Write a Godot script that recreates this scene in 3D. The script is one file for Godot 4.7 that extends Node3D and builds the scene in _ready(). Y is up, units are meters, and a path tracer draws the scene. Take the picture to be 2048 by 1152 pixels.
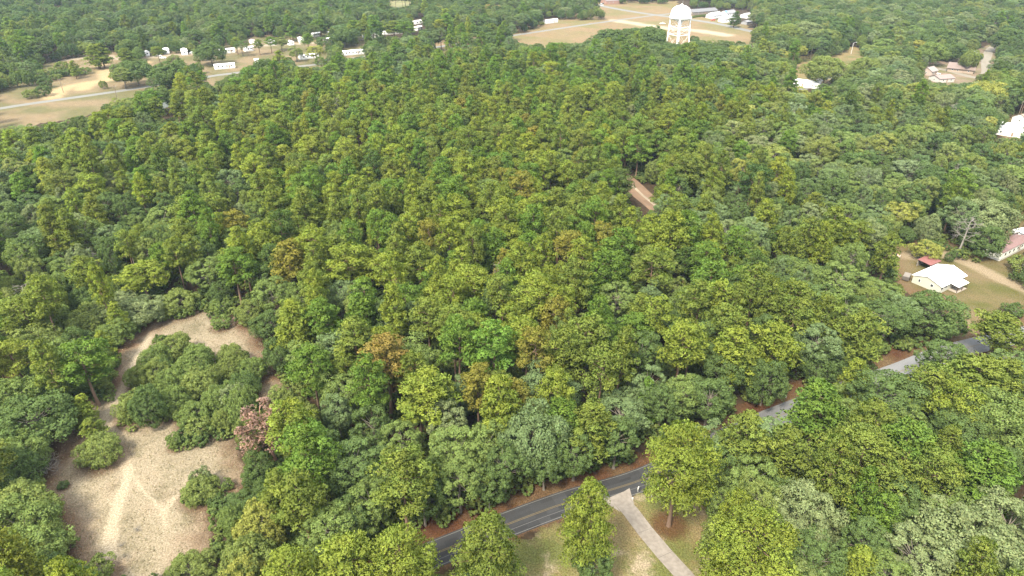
extends Node3D
# A wooded tract seen from 108 m up: pine and oak forest, a sandy clearing, a two-lane road, a house, a trailer park and a water tower.
# Metres; x to the right, -z away from the viewer, y up.

const CLEARING = [-100.8, -103.4, -103.2, -113.7, -114.1, -129.9, -110.6, -137.7, -106.3, -142.9, -111.5, -154.1, -112.9, -168, -110.9, -179.4, -109.7, -187, -103.1, -190.2, -93.3, -185.4, -79.6, -177.3, -69.3, -161.5, -56.7, -141.8, -57.8, -134.7, -64, -130.9, -63.3, -121.9, -58.2, -113.7, -54.3, -103.4, -59.5, -99.4, -58.2, -93.1, -49, -75.8, -75.1, -75.8, -88.5, -93.1]
const TRACK_A = [-106, -172.7, -103.6, -159, -101, -146.1, -99.3, -136.7, -98.2, -129, -94.2, -122.7, -88.4, -116.9, -84, -111.4, -82.2, -103.4, -80.2, -96.8, -77.6, -90.7, -70.6, -75.8]
const TRACK_B = [-85.4, -112.9, -77.7, -105.5, -71.7, -100.4, -69.1, -96.1]
const TRACK_C = [-70.6, -104.1, -71.4, -99.6]
const YARD = [-16, -75.8, -13.4, -85, 1.6, -93.7, 12.3, -99.4, 28.4, -106.9, 34.3, -109.9, 49.6, -117.7, 48.7, -103.4, 43.7, -93.1, 34.4, -75.8]
const DRIVEWAY = [21.9, -104.8, 24.4, -100, 26.4, -95.3, 29.3, -89.5, 31.9, -84.8, 36.1, -75.8]
const MAIN_ROAD = [-43.8, -75.8, -27.9, -83.3, -14.8, -89.8, -0.4, -97.2, 12.1, -103, 28.9, -109.6, 46.9, -120.5, 68.4, -132.2, 103.7, -148.8, 122.2, -158, 148.7, -167, 199.1, -183.9, 268, -205.7]
const HOUSE_YARD = [138.8, -232.7, 155.9, -238.6, 165, -232.7, 168.4, -221.2, 188.5, -243.3, 202.5, -260.9, 230.7, -272, 176.8, -175, 155.8, -175, 134.2, -164.1, 127.1, -169.4, 133.7, -187, 124.3, -193.5]
const HOUSE_TRACK = [137.3, -218.4, 145.4, -218.4, 155.2, -220, 159.3, -213.2, 162.3, -203.9, 166.6, -194.2, 174.6, -182.4]
const HOUSE_TRACK_B = [135.8, -180.8, 134.7, -173.6, 136.1, -167.2, 138.1, -164.6]
const FOREST_TRACK = [49.5, -306.7, 53.5, -291.3, 56.4, -277.8, 59.7, -266.4, 63.8, -250.6]
const WEST_FIELD = [-310.4, -375.3, -354, -459.7, -358.1, -497.2, -376.5, -550.1, -372.3, -576.2, -351.2, -630.9, -313.7, -646.1, -247.8, -707.9, -196.6, -739.8, -129.8, -707.9, -72.8, -678.5, -64.9, -597.9, -106.5, -570, -139.1, -536.9, -195.9, -492.4, -213.1, -456.9, -229.7, -435.7, -242.5, -423.3, -252.2, -406.9, -267.1, -391.6, -291.9, -349.4]
const DIRT_A = [-295.3, -477.1, -299.3, -497.2, -292.8, -505.4, -296, -522.5, -299.4, -544.4, -296, -570]
const DIRT_B = [-292.8, -505.4, -312.9, -540.6, -330.3, -570, -340.7, -597.9]
const DIRT_C = [-301.7, -452.8, -309.1, -477.1, -305.6, -489.3, -301, -497.2]
const DIRT_D = [-388.8, -570, -360.7, -584.7, -340.7, -597.9, -321.5, -584.7, -292.3, -597.9, -261.5, -616.4, -227.8, -646.1, -178.1, -664.7, -135.3, -684.2]
const WEST_ROAD = [-335.4, -398, -317.6, -424.5, -293.6, -447.4, -266.6, -471.1, -246.1, -494, -228.5, -512.1, -209.1, -529.6, -153.4, -563.9, -123.4, -595.7, -73.1, -635.9, -2, -701.9, 84.1, -781.6, 153.4, -840.6, 190.4, -866.5]
const TOWN_ROAD = [85.9, -1004.5, 107.8, -954.2, 130.8, -908.4, 157.8, -866.5, 216.2, -792.8, 241.7, -733.2, 262.9, -678.5]
const LOT_ROAD = [115.6, -808.1, 133.1, -785.3, 159.3, -753.2, 190.9, -733.2, 209.4, -707.9]
const EAST_FIELD = [-77.5, -597.9, -75.2, -664.7, -7.3, -756.7, 35.6, -781.6, 75.5, -875.5, 105.2, -992.9, 226.5, -992.9, 201.2, -875.5, 254.2, -774.3, 243.9, -692.9, 224.2, -646.1, 160.7, -626, 135.3, -630.9, 77.3, -626, 6.9, -616.4]
const SIDE_FIELD = [192.4, -522.5, 221.2, -584.7, 242.6, -597.9, 305.6, -646.1, 314.4, -626, 281.6, -550.1, 252, -522.5, 216.6, -489.3, 184.3, -477.1]
const SIDE_ROAD = [195.8, -471.1, 222.9, -505.4, 250.6, -527.8, 281.4, -554]
const TOWN_YARD = [288.1, -505.4, 321.8, -559.9, 374.1, -607, 418.5, -638.4, 445.8, -664.7, 457.4, -664.7, 398.1, -580.5, 363.8, -531.4, 333.9, -497.2, 300.2, -481.6]
const BEND_ROAD = [325.7, -555.9, 334.7, -536.9, 340.1, -513.8, 355.6, -526, 388.7, -580.5, 423.7, -630.9, 453.4, -661.9]
const EAST_YARD = [277.3, -398, 298.9, -418.5, 332.2, -426.9, 293.5, -358.3, 266.3, -349.4, 264.4, -367.6]
const TOP_FIELD_A = [-172.8, -1028.6, -136.6, -1028.6, -126.6, -938.4, -138.9, -908.4, -159.8, -938.4]
const TOP_FIELD_B = [-451.6, -812.1, -397.4, -828.1, -368, -774.3, -416, -753.2]
const TOP_FIELD_C = [-686.5, -1041, -602, -1041, -558, -948.9, -629.2, -959.5]
const POND = [-227.9, -418.5, -228.5, -433.1, -221.6, -446.1, -215.7, -456.9, -209.9, -446.1, -214.8, -430.6, -218.5, -411.5]
const OPEN_GROUND = [
	[-105.8, -169.9, -104.1, -174.4, -96.1, -175, -92.2, -169.4, -89.9, -161.5, -96.4, -167.5, -101, -167.5, -103.5, -167.2],
	[-98.9, -109.1, -102.1, -118.5, -109.4, -128.1, -105.4, -131.8, -99.4, -136.1, -105.6, -148.4, -107.6, -161.5, -106.5, -170.8, -103.5, -167.2, -102.9, -159, -100, -145, -97.7, -136.7, -95.1, -127.2, -89.5, -123.6, -80.9, -126.3, -79.4, -120.2, -76.4, -117.2, -67.6, -121, -64.1, -120.2, -59.9, -113.7, -57, -105.5, -62.4, -106.9, -65.4, -110.6, -69.3, -112.1, -70.4, -106.9, -68.3, -102, -63.9, -100, -60.6, -97.4, -59.4, -91.8, -54.2, -85, -76, -85, -82.5, -91.8, -87.9, -95.5, -99.1, -105.5],
	[-96.7, -180.2, -89.1, -173.6, -87.4, -168, -84.2, -167.2, -83.5, -172.2, -79.3, -172.2, -71.6, -161, -64, -147.9, -59.6, -143.3, -59.5, -140.4, -63.6, -143.3, -67.7, -149.9, -73.7, -157.8, -80.7, -161.5, -84.2, -157.8, -89.9, -161.5, -95.8, -167.2, -96.1, -175],
	[1.6, -93.1, 8.7, -97.4, 9.7, -90.7, 11.3, -79.8, 2.3, -79.8],
	[21.5, -95.5, 22.1, -103.4, 25.2, -105.5, 27.8, -103.4, 30.4, -95.5, 37, -93.7, 35.8, -88.9, 32.1, -89.5, 34.5, -79.8, 19.3, -79.8],
	[-15.7, -90.1, -9.3, -95.3, -0.4, -99.8, 12.3, -105.7, 17.9, -108.1, 28.6, -111.4, 28.1, -108.4, 18.2, -101.8, 9.7, -97.4, 1.6, -93.1, -13.1, -87.2],
	[-18, -92.8, -9.5, -97.4, -1.4, -101.8, 3.8, -103.4, -2.4, -99.4, -15.9, -91.8],
	[61.9, -133.1, 69.2, -141.8, 75.6, -138.3, 71.5, -132.4, 66.2, -129.4, 63.7, -131.2],
	[88.3, -147.2, 101.8, -156.1, 123.2, -159.7, 122.6, -157.5, 103.5, -148.4, 97.9, -145],
	[143.3, -169.4, 155.8, -175, 146.5, -161, 139.4, -162],
	[134, -175, 138.5, -175, 137.6, -166.2, 133.5, -164.1],
	[135, -198.6, 137.4, -196.2, 138.8, -191.8, 146.8, -191.8, 142.2, -183.9, 138.5, -187, 134, -193.5],
	[139.6, -226.6, 149.4, -229.6, 145.9, -216, 157.8, -215.2, 164.3, -205.7, 167.2, -195.2, 154, -175, 134.1, -168.9, 132.5, -175, 136.8, -185.4, 134.7, -191.8, 129.2, -195.2, 131.6, -205.7],
	[169.2, -215.2, 187, -236.3, 210.3, -260.9, 174.1, -205.7],
	[50.7, -298.5, 55.7, -299.8, 59.5, -282, 62.5, -269.7, 57.1, -260.9, 52.1, -270.8],
	[-333.8, -439.5, -343.2, -474.1, -326.5, -486.2, -336, -540.6, -361.6, -526, -368.6, -570, -351.8, -607, -330.2, -597.9, -290.4, -522.5, -263.7, -465.4, -257.2, -416.1, -268, -398, -299, -387.4],
	[-294.2, -522.5, -301.8, -591.3, -265.2, -626, -250.2, -597.9, -264, -580.5, -251.2, -505.4, -259.1, -459.7],
	[-226.1, -497.2, -232, -550.1, -255.8, -580.5, -242.9, -692.9, -182.8, -664.7, -168.6, -626, -211.3, -570, -213, -540.6, -215.4, -497.2],
	[-203.8, -626, -167.2, -638.4, -148.4, -559.9, -165.2, -555.9],
	[-149.3, -638.4, -132.9, -646.1, -125.5, -607, -141.6, -602.5],
	[-78.4, -664.7, -59.1, -684.2, -6.9, -707.9, -64.4, -638.4],
	[-1.9, -695.9, 34.5, -756.7, 53.6, -812.1, 114, -804.2, 150.7, -792.8, 140.9, -767.2, 83.6, -726.7, 64.3, -678.5, 16.6, -661.9],
	[110.1, -976, 141, -959.5, 219.3, -959.5, 198.3, -862.1, 148.5, -812.1, 114.6, -853.3],
	[154.1, -812.1, 206.2, -796.6, 243.7, -739.8, 232.2, -701.9, 221, -714.1, 183.4, -701.9, 172.8, -720.3, 158, -746.4],
	[176.8, -684.2, 204.5, -707.9, 240.3, -720.3, 228, -672.9, 201.4, -678.5],
	[243.1, -898.7, 286, -898.7, 254.2, -774.3, 221.1, -812.1],
	[230, -563.9, 250.9, -576.2, 296.9, -614, 280.7, -570, 252.1, -531.4, 214.4, -497.2, 206.1, -508.7],
	[296.8, -630.9, 307.6, -638.4, 298, -607, 286.8, -597.9],
	[322.6, -550.1, 359.1, -580.5, 363.6, -550.1, 336.9, -505.4, 310.7, -497.2, 308, -522.5],
	[422.1, -638.4, 443.1, -656.6, 383.3, -559.9, 367.5, -550.1],
	[270.5, -375.3, 293.4, -400.2, 303.8, -403.5, 279, -365.7, 272.4, -369.5],
	[212, -1004.5, 242.6, -1004.5, 167, -672.9, 145.9, -672.9],
	[-230.3, -426.9, -217.4, -451.4, -211.8, -442.1, -221.6, -414.9],
	[-164.5, -992.9, -137.7, -1004.5, -131.2, -954.2, -144.9, -928.2, -159.7, -954.2],
	[-442.1, -804.2, -390.2, -812.1, -376.6, -785.3, -424.1, -774.3],
	[-657, -1004.5, -588.8, -1004.5, -576.6, -970.4, -632.7, -976],
	[37.2, -820, 50.3, -832.2, 49, -781.6, 36.3, -774.3],
	[-235.7, -561.9, -223.5, -568, -216.5, -548.2, -228.3, -542.5],
	[-146.9, -621.2, -130, -630.9, -125.5, -607, -141.9, -597.9],
	[-114.3, -651.3, -104.1, -656.6, -100.4, -630.9, -110.2, -626],
	[-179.8, -602.5, -166.8, -611.7, -161.2, -589.1, -173.8, -580.5],
	[-257.4, -630.9, -247.7, -635.9, -239.1, -611.7, -248.5, -607],
	[-239.6, -641, -234.1, -646.1, -225.9, -621.2, -231.2, -616.4],
	[-253.1, -692.9, -238.8, -675.7, -230, -648.7, -243.5, -664.7],
	[-234.8, -690, -220.6, -670.1, -212.6, -643.5, -226, -661.9],
	[-212.6, -681.4, -204.6, -672.9, -197.1, -646.1, -204.7, -653.9],
	[-208.6, -704.9, -199.1, -684.2, -191.7, -656.6, -200.6, -675.7],
	[-200.1, -723.5, -193.2, -729.9, -185.6, -698.9, -192.3, -692.9],
	[-186.9, -733.2, -182.5, -736.5, -175.3, -704.9, -179.5, -701.9],
	[-180, -690, -174.7, -695.9, -168.1, -667.4, -173.3, -661.9],
	[-146.2, -714.1, -134.4, -723.5, -129.2, -692.9, -140.5, -684.2],
	[-132.6, -736.5, -111.5, -749.8, -107, -717.2, -127.3, -704.9],
	[-110.5, -812.1, -101.4, -820, -97, -781.6, -105.8, -774.3],
	[-103.9, -763.7, -96, -778, -92, -743.1, -99.6, -729.9],
	[-310.4, -675.7, -286.9, -628.5, -277, -604.7, -299, -648.7],
	[-319.5, -659.3, -304.3, -630.9, -293.8, -607, -308.1, -633.4],
	[-330.1, -643.5, -315, -618.8, -304.3, -595.7, -318.5, -618.8],
	[35.9, -816, 50.6, -828.1, 48.4, -789, 34.3, -778],
	[217.9, -898.7, 254.9, -918.2, 242.6, -871, 207.6, -853.3],
	[230.8, -862.1, 251.6, -880, 239.9, -836.4, 220.3, -820],
	[250.4, -880, 274.4, -898.7, 261.4, -853.3, 238.7, -836.4],
	[237, -832.2, 258.9, -844.8, 247.3, -804.2, 226.6, -792.8],
	[272.2, -866.5, 287.7, -880, 274.3, -836.4, 259.8, -824],
	[256.8, -812.1, 271.1, -824, 259.2, -785.3, 245.7, -774.3],
	[125.4, -1010.5, 150.4, -1022.5, 142.4, -965, 118.8, -954.2],
	[211.2, -866.5, 236.5, -884.7, 225.4, -840.6, 201.5, -824],
	[199.6, -503.7, 216, -494, 209.9, -478.6, 193.9, -487.7],
	[345.8, -555.9, 357, -548.2, 346.1, -529.6, 335.1, -536.9],
	[313.5, -535, 326.9, -544.4, 317, -526, 304.1, -517.2],
	[310.6, -515.5, 323.5, -519, 314.1, -502.1, 301.6, -498.8],
	[388.3, -614, 399.6, -616.4, 386.1, -593.5, 375.2, -591.3]]
# x, z, height, crown radius, kind of crown, tone
const PLACED = [
	[31.5, -96.8, 26, 7.1, "lone_pine", "yellow_green", "tall lone yellow-green pine rising from the lawn right of the concrete driveway"],
	[13.5, -84, 26, 5.1, "lone_pine", "yellow_green", "yellow-green pine on the lawn between the two-lane road and the concrete driveway"],
	[-3.9, -77.2, 25, 6.1, "lone_pine", "olive", "broad olive pine in front of the road where its yellow line comes into view"],
	[39.4, -76.9, 24, 7.8, "lone_pine", "yellow_green", "broad yellow-green pine at the right of the driveway lawn, cut by the bottom edge"],
	[14.4, -81.4, 11, 3.8, "broadleaf", "dark", "dark glossy small tree under the pine on the driveway lawn"],
	[43, -109.8, 15, 5, "broadleaf", "blue_green", ""],
	[47.4, -106.6, 20, 6.3, "pine", "olive", ""],
	[66.4, -116.8, 20, 6.3, "pine", "green", ""],
	[54.5, -102.9, 20, 5.5, "pine", "olive", ""],
	[57.3, -105.3, 14, 4.8, "broadleaf", "pale", ""],
	[68.2, -100.1, 22, 10.6, "lone_pine", "olive", ""],
	[79.1, -103.6, 20, 6.5, "pine", "green", ""],
	[86.1, -125.8, 16, 8.6, "broadleaf", "dark", ""],
	[80.5, -130.3, 17, 4.1, "pine", "yellow_green", ""],
	[96, -126.3, 17, 7.5, "pine", "olive", ""],
	[108, -128, 19, 9.2, "pine", "olive", ""],
	[105.1, -116.9, 17, 10.1, "oak", "green", ""],
	[91.7, -97.2, 20, 6.9, "pine", "green", ""],
	[47.7, -98.6, 15, 6.2, "broadleaf", "green", ""],
	[54.2, -89.9, 16, 7.3, "oak", "pale", ""],
	[70.1, -81.7, 15, 6.6, "broadleaf", "pale", ""],
	[81.4, -84.1, 16, 10, "oak", "pale", ""],
	[58.4, -78.6, 15, 4, "pine", "yellow_green", ""],
	[89.5, -87.1, 17, 6.9, "broadleaf", "pale", ""],
	[64.5, -100.4, 12, 4.6, "broadleaf", "dark", ""],
	[51, -96, 13, 4.8, "broadleaf", "dark", ""],
	[43.3, -103.1, 14, 4.4, "broadleaf", "dark", ""],
	[81.6, -97, 19, 5.2, "pine", "olive", ""],
	[96.3, -113.9, 14, 5.9, "broadleaf", "dark", ""],
	[72.1, -95, 14, 6.8, "broadleaf", "dark", ""],
	[81.1, -92.5, 14, 6.9, "broadleaf", "green", ""],
	[51.9, -80.1, 15, 6, "broadleaf", "dark", ""],
	[74, -119, 14, 5, "broadleaf", "green", ""],
	[43.5, -78.5, 12, 2.9, "pine", "olive", ""],
	[114.9, -128.4, 18, 6.5, "pine", "olive", ""],
	[98, -119.1, 18, 5.3, "pine", "yellow_green", ""],
	[62.9, -77.9, 14, 5.6, "broadleaf", "green", ""],
	[40.4, -95.1, 12, 3.7, "broadleaf", "green", ""],
	[-19.1, -76.3, 21, 7.1, "lone_pine", "yellow_green", ""],
	[-26.7, -76, 20, 5.9, "pine", "yellow_green", ""],
	[-35.4, -74, 20, 6.2, "lone_pine", "yellow_green", ""],
	[-33, -87.6, 14, 5.5, "broadleaf", "green", ""],
	[-47.3, -90.1, 12, 5, "edge", "yellow", ""],
	[-47, -83.3, 12, 4.9, "edge", "olive", ""],
	[-40, -100.1, 23, 6, "pine", "green", ""],
	[-38.7, -91, 21, 4.7, "pine", "olive", ""],
	[-44, -93.5, 18, 3.6, "pine", "olive", ""],
	[-20.3, -94.1, 22, 6.1, "pine", "olive", ""],
	[-32.2, -103.5, 15, 6.7, "broadleaf", "dark", ""],
	[-12, -106.5, 16, 6.3, "broadleaf", "green", ""],
	[4.2, -111, 18, 7.8, "oak", "blue_green", ""],
	[-6.1, -109.5, 15, 5.6, "broadleaf", "green", ""],
	[-20.1, -118.7, 22, 7.5, "pine", "yellow_green", ""],
	[-23.3, -110.7, 14, 4.9, "broadleaf", "green", ""],
	[-4.5, -134.3, 24, 6.4, "pine", "bright", ""],
	[5.6, -134.5, 22, 5.1, "pine", "rusty", ""],
	[-7.6, -123.7, 20, 4.8, "pine", "rusty", ""],
	[10.4, -120.8, 21, 4.8, "pine", "yellow_green", ""],
	[18.2, -140.3, 22, 6.8, "pine", "olive", ""],
	[0.9, -120.9, 18, 5.4, "pine", "rusty", ""],
	[-22.2, -151.2, 21, 5.6, "pine", "olive", ""],
	[-14.9, -147.6, 21, 5.5, "pine", "olive", ""],
	[-46.8, -130.5, 21, 5.2, "pine", "green", ""],
	[-38.8, -139.3, 22, 6.6, "pine", "olive", ""],
	[31.1, -127.2, 14, 3.1, "young_pine", "bright", ""],
	[39.4, -126.4, 15, 5.7, "broadleaf", "green", ""],
	[32, -129.7, 15, 5.4, "broadleaf", "blue_green", ""],
	[20.4, -128.1, 21, 5.3, "pine", "olive", ""],
	[17.2, -112.6, 19, 5.4, "pine", "olive", ""],
	[22.5, -112.7, 13, 5, "broadleaf", "dark", ""],
	[13.2, -109, 13, 4.8, "broadleaf", "dark", ""],
	[-30.8, -117.2, 14, 5.1, "broadleaf", "dark", ""],
	[-39.2, -120.7, 14, 3.5, "broadleaf", "blue_green", ""],
	[-17.8, -127.6, 13, 5.4, "broadleaf", "dark", ""],
	[-10.6, -100.3, 14, 5.7, "broadleaf", "green", ""],
	[-17.4, -96.6, 13, 4.6, "broadleaf", "dark", ""],
	[-1.4, -103.5, 15, 5.2, "broadleaf", "dark", ""],
	[-26.5, -93.7, 14, 5.1, "broadleaf", "green", ""],
	[-29.8, -91, 13, 4.5, "broadleaf", "dark", ""],
	[-4.7, -100.8, 11, 4.1, "broadleaf", "dark", ""],
	[6.8, -106.3, 12, 4.2, "broadleaf", "dark", ""],
	[-45.5, -111.4, 20, 5.6, "pine", "yellow_green", ""],
	[-39.6, -109.1, 14, 3.9, "broadleaf", "dark", ""],
	[-54.4, -128.7, 10, 4.4, "edge", "olive", ""],
	[-53.3, -107.5, 10, 4, "edge", "dark", ""],
	[-49, -100.7, 9, 3.7, "edge", "dark", ""],
	[-52.4, -97.4, 6, 3.1, "edge", "dark", ""],
	[-46.6, -80.2, 12, 4.1, "edge", "yellow", ""],
	[45.7, -125.8, 15, 6, "broadleaf", "dark", ""],
	[54.2, -137.6, 21, 6.4, "pine", "yellow_green", ""],
	[65.5, -142.1, 20, 6.3, "pine", "yellow_green", ""],
	[77.8, -146.2, 16, 6.3, "broadleaf", "blue_green", ""],
	[75, -154.1, 19, 7.2, "pine", "olive", ""],
	[51.4, -136.9, 15, 5.8, "broadleaf", "dark", ""],
	[61.9, -134.6, 14, 5.2, "edge", "dark", ""],
	[55.8, -161.4, 21, 5.7, "pine", "yellow_green", ""],
	[46.9, -149.1, 16, 6.1, "broadleaf", "dark", ""],
	[32.9, -142, 16, 6.4, "broadleaf", "dark", ""],
	[91.4, -160.8, 17, 8.4, "broadleaf", "green", ""],
	[90.1, -148.5, 19, 6.2, "pine", "olive", ""],
	[105.4, -162.8, 13, 8, "broadleaf", "dark", ""],
	[120.3, -167.3, 13, 9.9, "edge", "dark", ""],
	[78.5, -142.7, 12, 5.6, "edge", "dark", ""],
	[89.7, -148, 11, 5.8, "edge", "dark", ""],
	[76.8, -163.2, 20, 6.7, "pine", "olive", ""],
	[99.6, -182, 15, 8.4, "broadleaf", "green", ""],
	[108.6, -176.2, 13, 7.6, "broadleaf", "green", ""],
	[34.6, -124.4, 14, 4.7, "broadleaf", "dark", ""],
	[-29.6, -131.6, 23, 6.7, "pine", "orange", "orange-brown pine left of the bright green pine in mid forest"],
	[-52, -113.9, 16, 6.4, "dead_red", "red", "dead red-brown pine with bare limbs at the right edge of the sandy clearing"],
	[91.2, -257.2, 17, 1.9, "dead_red", "red", "small dead red pine standing in the green forest left of the white-roofed house"],
	[131.5, -155.7, 14, 7.1, "pine", "olive", "small open pine beside the right end of the two-lane road, below the house lawn"],
	[145.6, -216, 7, 5.5, "edge", "yellow", "small lime-green yard tree behind the red-roofed shed"],
	[159.2, -219.9, 14, 6.8, "dead_grey", "grey", "bare pale grey tree with two trunks beside the house drive"],
	[173.6, -232.7, 15.2, 11.7, "oak", "pale", "wide grey-green tree behind the bare grey tree by the house drive"],
	[167.1, -218.4, 12, 7.5, "edge", "dark", "dark leafy tree between the bare grey tree and the red-roofed trailer"],
	[152, -177.3, 4, 3.6, "shrub", "dark", "round dark shrub alone on the house lawn"],
	[173.6, -205.7, 6, 5.3, "shrub", "olive", "leafy tree on the lawn in front of the red-roofed trailer"],
	[152.9, -213.6, 4, 1.7, "shrub", "dark", "dark upright bush between lime-green yard tree and the drive"],
	[145.6, -236.7, 13, 6.5, "broadleaf", "yellow", "pale yellowish tree at the wood's edge above the house yard"],
	[-91.8, -156.1, 7.5, 4.8, "scrub", "olive", ""],
	[-95, -150.6, 7, 4.4, "scrub", "green", ""],
	[-84.3, -151, 7, 4, "scrub", "green", ""],
	[-75.5, -151.3, 6.5, 4, "scrub", "olive", ""],
	[-67.4, -145, 7, 4, "scrub", "green", ""],
	[-67.6, -138.1, 7, 4.2, "scrub", "dark", ""],
	[-95.8, -142.7, 6.5, 3.7, "scrub", "olive", ""],
	[-85.9, -140.4, 7.5, 4.5, "scrub", "green", ""],
	[-78.3, -139.1, 7.5, 5.1, "scrub", "olive", ""],
	[-72.3, -132.6, 7, 4.1, "scrub", "green", ""],
	[-90.8, -130.8, 6.5, 5.1, "scrub", "olive", ""],
	[-82.5, -132.4, 7, 4.5, "scrub", "green", ""],
	[-76.1, -128, 6, 4.2, "scrub", "green", ""],
	[-67.9, -125.6, 5.5, 3, "scrub", "olive", ""],
	[-102, -180.1, 7.5, 6.3, "scrub", "olive", "round bushy scrub oak at the top end of the sandy clearing"],
	[-88.3, -178.4, 5, 3.5, "shrub", "green", "small upright bush in the narrow upper arm of the sandy clearing"],
	[-85.7, -170.7, 4, 3, "shrub", "green", "lower of two small bushes in the upper arm of the sandy clearing"],
	[-91.8, -115.4, 6, 5, "scrub", "olive", "lone round bush left of the sandy track on rusty pine straw"],
	[-65.2, -104.1, 5, 3.9, "scrub", "olive", "low dark bush on the right half of the sandy clearing"],
	[-65.9, -107.2, 5, 2.4, "shrub", "pale", "thin grey-green sapling behind the low bush on the clearing"],
	[-59.5, -100.6, 3.5, 2.7, "shrub", "dark", "spreading dark bush at the clearing's right edge"],
	[-60.6, -106.5, 2.5, 1.6, "shrub", "green", "tiny pale green bush at the clearing's right edge"],
	[-95.7, -106.9, 1.5, 1.2, "shrub", "dark", "tiny dark green bush alone on the left of the clearing"],
	[-101.3, -111.5, 5, 4.8, "dead_shrub", "grey", "grey leafless shrub at the clearing's left edge"],
	[-74.4, -95.3, 1.2, 1.5, "dead_shrub", "grey", "knee-high grey dead bush on the open sand"],
	[-75.7, -91.6, 0.9, 1.1, "dead_shrub", "grey", "smaller grey dead bush low on the open sand"],
	[-59.2, -84.3, 5, 4.6, "scrub", "olive", "rounded bush at the bottom edge of the clearing"],
	[-77, -119.4, 4, 1.9, "shrub", "green", "small pointed bush at the foot of the scrub island"],
	[-73.1, -123, 5, 3.2, "shrub", "olive", "grey-green bush at the lower right of the scrub island"],
	[-101.7, -126.8, 9, 3.4, "young_pine", "yellow_green", "young yellow-green pine at the clearing's left edge by the track"],
	[-96.2, -121, 7, 3.7, "young_pine", "olive", "thin young pine behind the lone round bush"],
	[-109, -152.1, 11, 3.3, "young_pine", "yellow_green", "slim young pine left of the upper sandy track"],
	[-111.6, -164.8, 12, 3.3, "young_pine", "yellow_green", "slim yellow-green young pine just left of the clearing's top end"],
	[-137.5, -179.6, 12, 2.9, "young_pine", "yellow_green", "slim pale young pine among the scrub oaks on the far left"],
	[-140.8, -172.6, 10, 2.7, "dead_grey", "grey", "bleached dead snag among the scrub oaks on the far left"],
	[-147.5, -180.5, 9, 4.7, "dead_grey", "grey", "dead grey oak with forked limbs at the left frame edge"],
	[-90.6, -350.4, 15, 5.5, "dead_grey", "grey", "bare grey dead tree in the far forest below the pale pond"],
	[-96.3, -95.7, 10, 7.3, "edge", "olive", ""],
	[-93.5, -91.6, 11, 7.2, "edge", "green", ""],
	[-88.1, -88.2, 8, 5, "edge", "olive", ""],
	[-88.6, -86.4, 9, 7, "edge", "green", ""],
	[-75.9, -84.5, 4, 3.4, "shrub", "olive", ""],
	[-108.5, -120.9, 13, 9.1, "edge", "dark", ""],
	[-117, -127.6, 13, 7.3, "edge", "green", ""],
	[-106.8, -112.2, 10, 6.2, "edge", "green", ""],
	[-105.1, -106.8, 10, 6, "edge", "dark", ""],
	[-110.7, -141.3, 12, 8.3, "edge", "dark", ""],
	[-115.2, -143.6, 12, 7.7, "edge", "green", ""],
	[-107.6, -142.4, 9, 5.9, "edge", "olive", ""],
	[-105.2, -140.5, 4, 3.3, "shrub", "olive", ""],
	[-127.1, -152.1, 11, 8.9, "edge", "olive", ""],
	[-116.5, -174.4, 9, 8.5, "edge", "pale", ""],
	[-109.2, -172.9, 9, 6.7, "edge", "pale", ""],
	[-111.2, -162, 8, 4.9, "edge", "green", ""],
	[-120.7, -168.6, 9, 6.8, "edge", "olive", ""],
	[-69.1, -164.1, 10, 5.2, "edge", "dark", ""],
	[-61.7, -148.9, 10, 4.2, "edge", "dark", ""],
	[-77.6, -173.7, 8, 4.7, "edge", "olive", ""],
	[-57.2, -152.4, 20, 5.5, "pine", "yellow_green", ""],
	[-49.5, -152.4, 20, 5.4, "pine", "green", ""],
	[-49.5, -183.2, 21, 7, "pine", "yellow_green", ""],
	[-87.5, -196.9, 18, 5.2, "pine", "yellow_green", ""],
	[-96.1, -191.3, 12, 6.9, "broadleaf", "green", ""],
	[-114, -185.6, 14, 7.4, "pine", "yellow_green", ""],
	[130.5, -582.3, 13, 9.7, "oak", "dark", ""],
	[143.1, -582.3, 13, 8, "oak", "dark", ""],
	[123, -591.9, 13, 9.9, "oak", "dark", ""],
	[134.4, -568.3, 13, 8.7, "oak", "dark", ""],
	[144.2, -559.4, 13, 9.9, "oak", "dark", ""],
	[110, -570.3, 14.2, 10.8, "oak", "dark", ""],
	[-262.2, -489.1, 17, 12.8, "oak", "dark", "big dark oak by the pale road at upper left, nearer the dirt field"],
	[-227.6, -467.4, 20.4, 15.5, "oak", "dark", "biggest spreading dark oak by the pale road at upper left"],
	[-320.7, -547.2, 18, 8.9, "young_pine", "olive", "clump-like tall pine beside the dirt pit"],
	[-316.9, -547.7, 19, 8.4, "young_pine", "olive", "tall green pine just behind the dirt pit's pine"],
	[-309.4, -457.6, 7, 5.3, "shrub", "dark", "dark round bush at the edge of the dirt pit"],
	[-314, -450.6, 6, 4.9, "shrub", "olive", "olive round bush left of the dirt pit"],
	[-321.9, -480.5, 7, 4.7, "shrub", "dark", "bush behind the dark round bush near the dirt pit"],
	[-280.6, -477.3, 6, 2.9, "shrub", "olive", "small bush on the bare ground right of the dirt pit"],
	[-318.1, -510.6, 13, 4.9, "young_pine", "olive", "pointed small pine on the bare ground above the dirt pit"],
	[-337.5, -528.2, 9, 5.1, "shrub", "olive", "rounded tree beside the pointed pine above the dirt pit"],
	[-266.5, -478.8, 14, 8.2, "broadleaf", "olive", ""],
	[-274.8, -519.8, 12, 6.5, "broadleaf", "dark", ""],
	[-294.8, -543.8, 16, 6.9, "pine", "olive", ""],
	[-238, -560, 17, 12.4, "oak", "dark", "dark oak left of the white trailer with windows"],
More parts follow.
